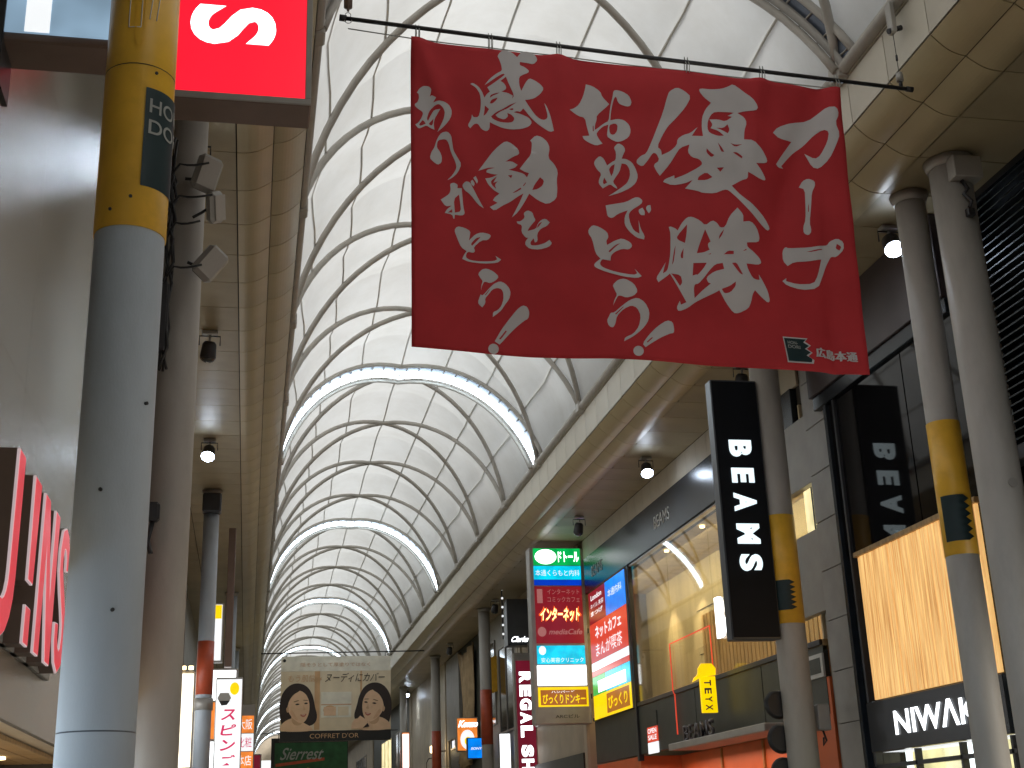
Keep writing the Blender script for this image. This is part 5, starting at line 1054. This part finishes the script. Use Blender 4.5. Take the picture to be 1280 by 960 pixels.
# yellow emblem sign
ys_ = thing('yellow_sign', 'yellow vertical sign with cap-shaped top standing over the entrance canopy', 'sign', (7.72, 22.1, 3.42))
MB().bbox(0.02, 0.30, 0, 0.08, 0, 0.62, 0.008).build('board', M['lit_yellow'], ys_)
poly_flat('cap_shape', [(-0.06, 0.60), (0.30, 0.64), (0.31, 0.76), (0.24, 0.84), (0.05, 0.84), (-0.01, 0.76), (-0.02, 0.68)], (0, 0.03, 0), XP, ZP, M['lit_yellow'], ys_, 0.05)
poly_flat('cap_visor', [(-0.14, 0.52), (0.06, 0.62), (0.04, 0.68), (-0.10, 0.60)], (0, 0.0, 0), XP, ZP, M['lit_yellow'], ys_, 0.04)
for i, ch in enumerate('TEYX'):
    place_text('letter', ch, (0.08, -0.004, 0.56-0.14*i), ZM, XP, 0.10, 0.13, M['navy'], ys_, 0.03)
# red neon outline on the glass
nt = thing('neon_outline', 'thin red neon frame running round the glass front above the canopy', 'neon light', (BX-0.03, 24.0, 0))
MB().tube([(0, 0.9, 3.25), (0, 0.9, 4.0), (0, 1.0, 4.1), (0, 1.0, 5.0), (0, -1.4, 5.0), (0, -1.4, 4.15)], 0.014, 6).build('neon_tube', M['lit_scarlet'], nt)
pt = thing('notice_board', 'small red and white notice behind the dark glass left of the canopy', 'notice', (BX-0.02, 26.6, 2.98))
MB().box(0, 0.02, -0.35, 0.35, 0.25, 0.55).build('red_part', M['lit_scarlet'], pt)
MB().box(0, 0.02, -0.35, 0.35, 0.02, 0.24).build('white_part', M['white_soft'], pt)
MB().box(0, 0.02, -0.35, 0.35, 0.56, 0.85).build('brown_part', M['charcoal'], pt)
place_text('lettering', 'OPEN', (-0.004, 0.3, 0.42), YM, ZP, 0.6, 0.10, M['white_soft'], pt, 0.02)
place_text('lettering', 'SALE', (-0.004, 0.3, 0.29), YM, ZP, 0.6, 0.10, M['white_soft'], pt, 0.02)
# lamp discs on the pole
for i, z in enumerate((3.12, 2.66, 2.22)):
    d = thing('round_lamp', ('highest', 'middle', 'lowest')[i] + ' of the dark round lamps beside the pole by the orange wall', 'lamp', (7.17, 17.35, z), 'dark round lamps on the pole')
    MB().tube([(0,0.07,0), (0,0.0,0), (0,-0.05,0)], [0.17, 0.2, 0.16], 24).build('disc', M['cable'], d)
    MB().bbox(0.0, 0.12, 0.0, 0.05, -0.02, 0.02, 0.005).build('arm', M['dark_metal'], d)

# black projecting sign with lit letters
pb = thing('projecting_sign', 'tall black projecting sign with white lit letters turned sideways', 'sign', (6.50, 17.1, 3.98))
MB().bbox(0, 0.72, 0, 0.22, 0, 3.80, 0.012).build('case', M['case_dark'], pb)
MB().box(0.02, 0.70, -0.012, -0.001, 0.03, 3.77).build('black_face', M['black_matt'], pb)
for i, (ch, zc) in enumerate(zip('BEAMS', (2.87, 2.45, 2.08, 1.63, 1.19))):
    hh = (0.25, 0.22, 0.27, 0.29, 0.24)[i]
    place_text('lit_letter', ch, (0.20, -0.016, zc), ZM, XP, hh, 0.34, M['lit_letter'], pb, 0.05, 0.012)
for z in (0.5, 3.2): MB().bbox(0.72, 0.80, 0.05, 0.15, z, z+0.12, 0.005).build('bracket', M['dark_metal'], pb)

# wall sign on the glass, far end
ws = thing('wall_sign', 'colourful lit wall sign with red, blue, green and yellow fields on the fashion shop glass', 'sign', (BX-0.08, 30.95, 4.02))
def wp(nm, y0, y1, z0, z1, mt, lay=0):
    return MB().box(-0.01-0.004*lay, 0.0-0.004*lay, -y1, -y0, z0, z1).build(nm, M[mt], ws)
MB().box(0.001, 0.08, -3.25, 0.0, 0.0, 3.02).build('case', M['case'], ws)
wp('maroon_field', 0, 1.55, 2.25, 3.02, 'maroon'); wp('blue_field', 1.56, 3.25, 2.25, 3.02, 'lit_blue')
wp('red_field', 0, 3.25, 1.33, 2.24, 'lit_scarlet'); wp('white_field', 0, 3.25, 1.13, 1.32, 'white_soft'); wp('red_field', 0, 3.25, 1.0, 1.12, 'lit_scarlet')
wp('green_field', 0, 1.2, 0.56, 0.99, 'lit_green'); wp('cyan_field', 1.2, 3.25, 0.56, 0.99, 'lit_cyan'); wp('white_field', 0.5, 2.9, 0.60, 0.86, 'white', 1)
wp('yellow_field', 0, 3.25, 0.0, 0.55, 'lit_yellow'); wp('brown_field', 1.2, 3.1, 0.06, 0.50, 'lit_brown', 1)
def wt(body, y, z, wd, ht, mt, bold=0.02): return place_text('lettering', body, (-0.018, -y, z), YM, ZP, wd, ht, M[mt], ws, bold)
wt('London', 0.25, 2.80, 1.0, 0.13, 'white_soft'); wt('ネイル 美容', 0.2, 2.60, 1.2, 0.12, 'white_soft'); wt('まつげ', 0.2, 2.42, 1.1, 0.12, 'white_soft')
wt('本通内科', 1.8, 2.62, 1.2, 0.18, 'white_soft'); wt('ネットカフェ', 0.5, 1.84, 2.3, 0.30, 'white_soft', 0.04); wt('まんが喫茶', 0.5, 1.42, 2.3, 0.32, 'white_soft', 0.04)
wt('びっくり', 1.35, 0.14, 1.6, 0.28, 'lit_yellow', 0.05)

# tall multi-tenant sign
mt_ = thing('tenant_sign', 'tall stacked lit sign tower with green, blue, maroon, cyan, white and yellow panels', 'sign', (6.80, 31.6, 4.0))
TW, TH = 1.42, 4.34
MB().bbox(0, TW, 0, 0.42, 0, TH, 0.015).build('case', M['case'], mt_)
def tz(py): return TH*(905.5-py)/222.5
def tp(nm, p0, p1, mtn, x0=0.10, x1=TW-0.10, lay=0): return MB().box(x0, x1, -0.012-0.004*lay, -0.001-0.004*lay, tz(p1), tz(p0)).build(nm, M[mtn], mt_)
def tt(body, x0, x1, p0, p1, mtn, bold=0.02, sh=0.0, dep=0.0): return place_text('lettering', body, (x0, -0.022, tz(p1)), XP, ZP, x1-x0, tz(p0)-tz(p1), M[mtn], mt_, bold, dep, sh)
tp('green_panel', 684, 706, 'lit_green'); poly_flat('white_oval', ell(0.42, tz(695), 0.28, 0.19), (0, -0.014, 0), XP, ZP, M['white'], mt_)
tt('ドトール', 0.74, 1.28, 688, 702, 'white', 0.05)
tp('blue_panel', 707, 724.5, 'lit_cyan'); tp('deep_blue_panel', 725, 732, 'lit_deep_blue'); tt('本通くらもと内科', 0.14, 1.28, 712, 720, 'white_soft', 0.03)
tp('maroon_panel', 733.5, 806, 'maroon'); tt('インターネット', 0.42, 1.25, 737, 744, 'dim_print', 0.0); tt('コミックカフェ', 0.42, 1.25, 747, 754, 'dim_print', 0.0)
tp('maroon_tag', 737, 755, 'dim_print', 0.16, 0.30, 1)
tt('インターネット', 0.17, 1.26, 758.5, 780, 'neon_halo', 0.11, 0.03); 
place_text('neon_lettering', 'インターネット', (0.21, -0.034, tz(778)), XP, ZP, 1.0, tz(761)-tz(778), M['neon'], mt_, 0.045, 0.0, 0.03)
poly_flat('round_mark', ell(0.25, tz(791.5), 0.11, 0.12), (0, -0.018, 0), XP, ZP, M['dim_print'], mt_)
tt('mediaCafe', 0.42, 1.26, 788, 795, 'dim_print', 0.02, 0.04)
tp('cyan_panel', 809, 832, 'lit_cyan'); tt('安心美容クリニック', 0.2, 1.27, 824, 830, 'white_soft', 0.02); poly_flat('swan_mark', ell(0.24, tz(815), 0.09, 0.11), (0, -0.018, 0), XP, ZP, M['white_soft'], mt_)
tp('white_panel', 833.5, 858.5, 'white', 0.09, TW-0.09)
tp('yellow_panel', 860.5, 884.5, 'lit_yellow', 0.09, TW-0.07); tp('brown_panel', 864, 882.5, 'lit_brown', 0.15, TW-0.12, 1)
tt('びっくりドンキー', 0.20, 1.27, 869, 881, 'lit_yellow', 0.08); tt('ハンバーグ', 0.42, 1.0, 864.8, 868, 'white_soft', 0.02)
tt('ARCビル', 0.50, 1.1, 894, 898.5, 'charcoal', 0.01)
for z in (0.6, 2.2, 3.7): MB().bbox(TW, TW+0.06, 0.1, 0.3, z, z+0.12, 0.005).build('bracket', M['dark_metal'], mt_)

aw = thing('awning_sign', 'small red lit awning low under the sign tower', 'awning', (7.0, 30.9, 2.55))
MB().prism([(0, 0), (1.1, 0), (1.1, 0.34), (0.25, 0.34), (0.0, 0.18)], 'y', 0, 0.5).build('canopy', M['lit_scarlet'], aw)
# shoe shop sign and script sign
rg = thing('vertical_sign', 'maroon vertical sign with white letters left of the sign tower', 'sign', (7.62, 38.0, 1.2))
MB().bbox(-0.03, 0.63, 0, 0.30, 0, 5.35, 0.015).build('case', M['case'], rg)
MB().box(0.02, 0.56, -0.012, -0.001, 0.03, 5.12).build('maroon_face', M['maroon_sign'], rg)
zc = 4.80
for word, gap in (('REGAL', 0.16), ('SHOES', 0)):
    for ch in word:
        hh = 0.34; place_text('letter', ch, (0.11, -0.016, zc), ZM, XP, 0.33, 0.36, M['white'], rg, 0.06); zc -= 0.385
        q = MB()
    zc -= gap
cs = thing('shop_sign', 'black box sign with white script above the maroon vertical sign', 'sign', (7.55, 38.6, 6.85))
MB().bbox(0, 0.65, 0, 0.5, 0.0, 1.4, 0.01).build('case', M['case_dark'], cs)
place_text('script', 'Clarks', (0.08, -0.006, 0.10), XP, ZP, 0.52, 0.17, M['white'], cs, 0.03, 0.0, 0.08)
MB().tube([(-0.12, 0.1, 0.2), (-0.12, 0.1, 1.9)], 0.02, 6).build('light_string', M['dark_metal'], cs)
q = MB()
for i in range(6): q.tube([(-0.12, 0.07, 0.35+i*0.27), (-0.12, 0.05, 0.35+i*0.27)], 0.035, 8)
q.build('bulb', M['white_soft'], cs)
yb = thing('box_sign', 'plain mustard yellow box sign between the pole and the maroon sign', 'sign', (7.85, 44.0, 5.95))
MB().prism([(0, 0.0), (0.55, 0.18), (0.55, 1.35), (0.0, 1.2)], 'y', 0, 0.35).build('case', M['yellow'], yb)
ws2 = lightbox('light_box_sign', 'blank white lit sign low beside the maroon vertical sign', 7.72, 8.12, 41.5, 3.3, 4.52, 'white', 0.2)
bl = lightbox('light_box_sign', 'square blue lit sign right of the orange restaurant sign', 7.28, 7.88, 45.0, 3.93, 4.63, 'lit_blue', 0.2, 'case_dark', fr=0.03)
place_text('lettering', 'SONY', (0.12, -0.016, 0.30), XP, ZP, 0.38, 0.08, M['white_soft'], bl, 0.02, 0, 0.02)
kp = lightbox('light_box_sign', 'orange lit sign with a white egg shape and script heading', 7.38, 8.18, 48.0, 4.35, 5.55, 'lit_orange', 0.25)
place_text('script', 'Kenzo', (0.06, -0.02, 0.85), XP, ZP, 0.7, 0.24, M['white'], kp, 0.04, 0, 0.08)
poly_flat('egg_shape', ell(0.4, 0.42, 0.26, 0.34), (0, -0.016, 0), XP, ZP, M['white_soft'], kp)
poly_flat('yolk', ell(0.42, 0.36, 0.13, 0.15), (0, -0.022, 0), XP, ZP, M['lit_yellow'], kp)
hg2 = lightbox('light_box_sign', 'small cyan lit hourglass sign below the cosmetics poster', 7.2, 7.8, 73, 4.0, 4.9, 'lit_cyan', 0.2, 'case_dark')
poly_flat('hourglass', [(0.15, 0.78), (0.45, 0.78), (0.33, 0.45), (0.45, 0.12), (0.15, 0.12), (0.27, 0.45)], (0, -0.016, 0), XP, ZP, M['white'], hg2)
ws3 = lightbox('light_box_sign', 'narrow pale sign under the cyan hourglass sign', 7.25, 7.7, 70, 2.9, 3.85, 'white_soft', 0.2)
or2 = lightbox('vertical_sign', 'slim orange and white glowing sign right of the poster', 6.95, 7.35, 62.0, 2.6, 6.1, 'lit_orange', 0.25)
MB().box(0.06, 0.34, -0.018, -0.0125, 1.9, 3.4).build('white_half', M['white'], or2)
# street lantern glow and hooped sign frame
la = thing('street_lantern', 'warm glowing lantern over a hooped grille down the street', 'lamp', (7.7, 56.0, 4.75))
MB().tube([(0,0,0), (0,0,0.05), (0,0,0.3), (0,0,0.34)], [0.08, 0.22, 0.22, 0.08], 14).build('globe', M['bulb_warm'], la)
MB().tube([(0.5,0,0.1), (0,0,0.1)], 0.03, 6).build('arm', M['dark_metal'], la)
q = MB()
for dx in (-0.35, -0.1, 0.15): q.tube([(dx, 0.2, -2.5), (dx, 0.2, -0.2 if dx > -0.3 else -0.35)], 0.02, 5)
q.tube([(-0.35, 0.2, -0.35), (-0.25, 0.2, -0.18), (0.15, 0.2, -0.15)], 0.02, 5)
for z in (-0.8, -1.4, -2.0): q.tube([(-0.35, 0.2, z), (0.15, 0.2, z)], 0.02, 5)
q.build('grille', M['dark_metal'], la)

# right buildings further on
b1 = facade(1, 8.2, 31.9, 40.0, 'tan', 'tan building behind the sign tower on the right', [(33, 35.2, 4.4, 6.9, None, 2), (36.2, 38.6, 4.4, 6.9, None, 2)], pil='cream_tile')
b2 = facade(1, 8.2, 40.1, 46.9, 'grey_tile', 'grey building behind the blank white sign', [(41, 43.5, 4.6, 7.4, None, 2), (44.2, 46.2, 5.0, 7.8, None, 2)], pil='cream_tile')
b3 = facade(1, 8.25, 47.0, 55.8, 'charcoal', 'building with hanging tan cloth on the right', [(52.5, 55, 4.8, 7.6, None, 2)], pil='tan')
MB().bbox(8.12, 8.25, 52.0, 55.4, 5.2, 8.45, 0.01).build('grey_panel', M['grey_tile'], b3)
b4 = facade(1, 8.2, 55.9, 68.5, 'cream_tile', 'plain cream building behind the distant red-banded pole', [], pil='cream_tile')
b5 = facade(1, 8.2, 68.6, 90, 'charcoal', 'dark building beyond the lit far spot lamp', [(71, 76, 4, 7, None, 3), (78, 84, 4, 7, 'lit_warm', 3)], pil='tan')
b6 = facade(1, 8.2, 90.1, 150, 'tan', 'row of right-hand shops vanishing at the end of the arcade', [(95, 104, 4, 7, None, 3)])
# hanging cloth
q = MB(); nu, nv = 24, 12; vs = []
for j in range(nv+1):
    for i in range(nu+1):
        u = i/nu; v = j/nv
        y = 48.2 + 3.2*u*(1-0.55*math.sin(PI*v*0.9)*0.8) + 0.6*v
        vs.append((8.05 + 0.10*math.sin(u*26+v*3), y, 8.3-4.2*v - 0.25*math.sin(PI*u)))
q.add(vs, [(j*(nu+1)+i, j*(nu+1)+i+1, (j+1)*(nu+1)+i+1, (j+1)*(nu+1)+i) for j in range(nv) for i in range(nu)], True)
dr = q.build('hanging_cloth', M['cloth']); tag(dr, 'long tan cloth gathered and hanging on a facade down the right side', 'cloth')
dr.modifiers.new('thickness', 'SOLIDIFY').thickness = 0.02
# end of the arcade
bh = thing('light_block_wall', 'added wall that blocks light behind the viewer', 'building')  # unseen wall added to keep sky light out from behind
MB().box(-10, 18, -50, -46, 0, 16).build('wall', M['tan'], bh)
en = thing('end_building', 'pale building closing the far end of the arcade', 'building')
MB().box(-8, 16, 151, 155, 0, 16).build('wall', M['tan'], en)
for k in range(5):
    for zc in (2, 5, 8): window_m = MB().box(-1+k*2.2, 0.4+k*2.2, 150.94, 150.99, zc, zc+1.8).build('window', M['white_soft'] if (k+int(zc)) % 2 else M['pane'], en)
# unseen window panes added at street level on both sides to light the paving
for side, x, ys in ((1, 8.9, (33, 36.5, 41, 44, 48, 52, 58, 63, 70, 76, 82)), (-1, -2.75, (13, 16, 21, 24, 30, 34, 40, 46, 55, 62, 70, 78))):
    for i, y in enumerate(ys):
        t = thing('fill_window', ('right' if side > 0 else 'left') + ' unseen added light pane at street level about %d metres down the arcade' % y, 'shop window', (x, y, 0), 'added light panes at street level')
        xa, xb = sorted((0, 0.05*side)); MB().box(xa, xb, 0, 2.4, 0.3, 2.5).build('lit_pane', M['lit_warm'] if i % 3 else M['white_soft'], t)
        fr = MB()
        for yy in (0, 1.2, 2.36): fr.box(-0.06 if side > 0 else 0.055, -0.002 if side > 0 else 0.10, yy, yy+0.05, 0.25, 2.55)
        fr.build('frame', M['frame'], t)
for y in (-30, -24, -18, -12, -6, -1, 4, 8.5):  # framed glowing panes added around the viewer as fill light
    for side, x in ((1, 8.34), (-1, -4.85)):
        t = thing('fill_window', '%s added fill light pane beside or behind the viewer, %d metres along' % ('right' if side > 0 else 'left', y), 'shop window', (x, y, 0), 'added light panes at street level')
        xa, xb = sorted((0, 0.05*side)); MB().box(xa, xb, 0, 3.6, 0.3, 2.2 if side < 0 else 2.7).build('lit_pane', M['fill_warm' if side > 0 else 'fill_cool'], t)
        fr = MB()
        for yy in (0, 1.8, 3.56): fr.box(-0.06 if side > 0 else 0.055, -0.002 if side > 0 else 0.10, yy, yy+0.05, 0.25, 2.2 if side < 0 else 2.75)
        fr.build('frame', M['frame'], t)
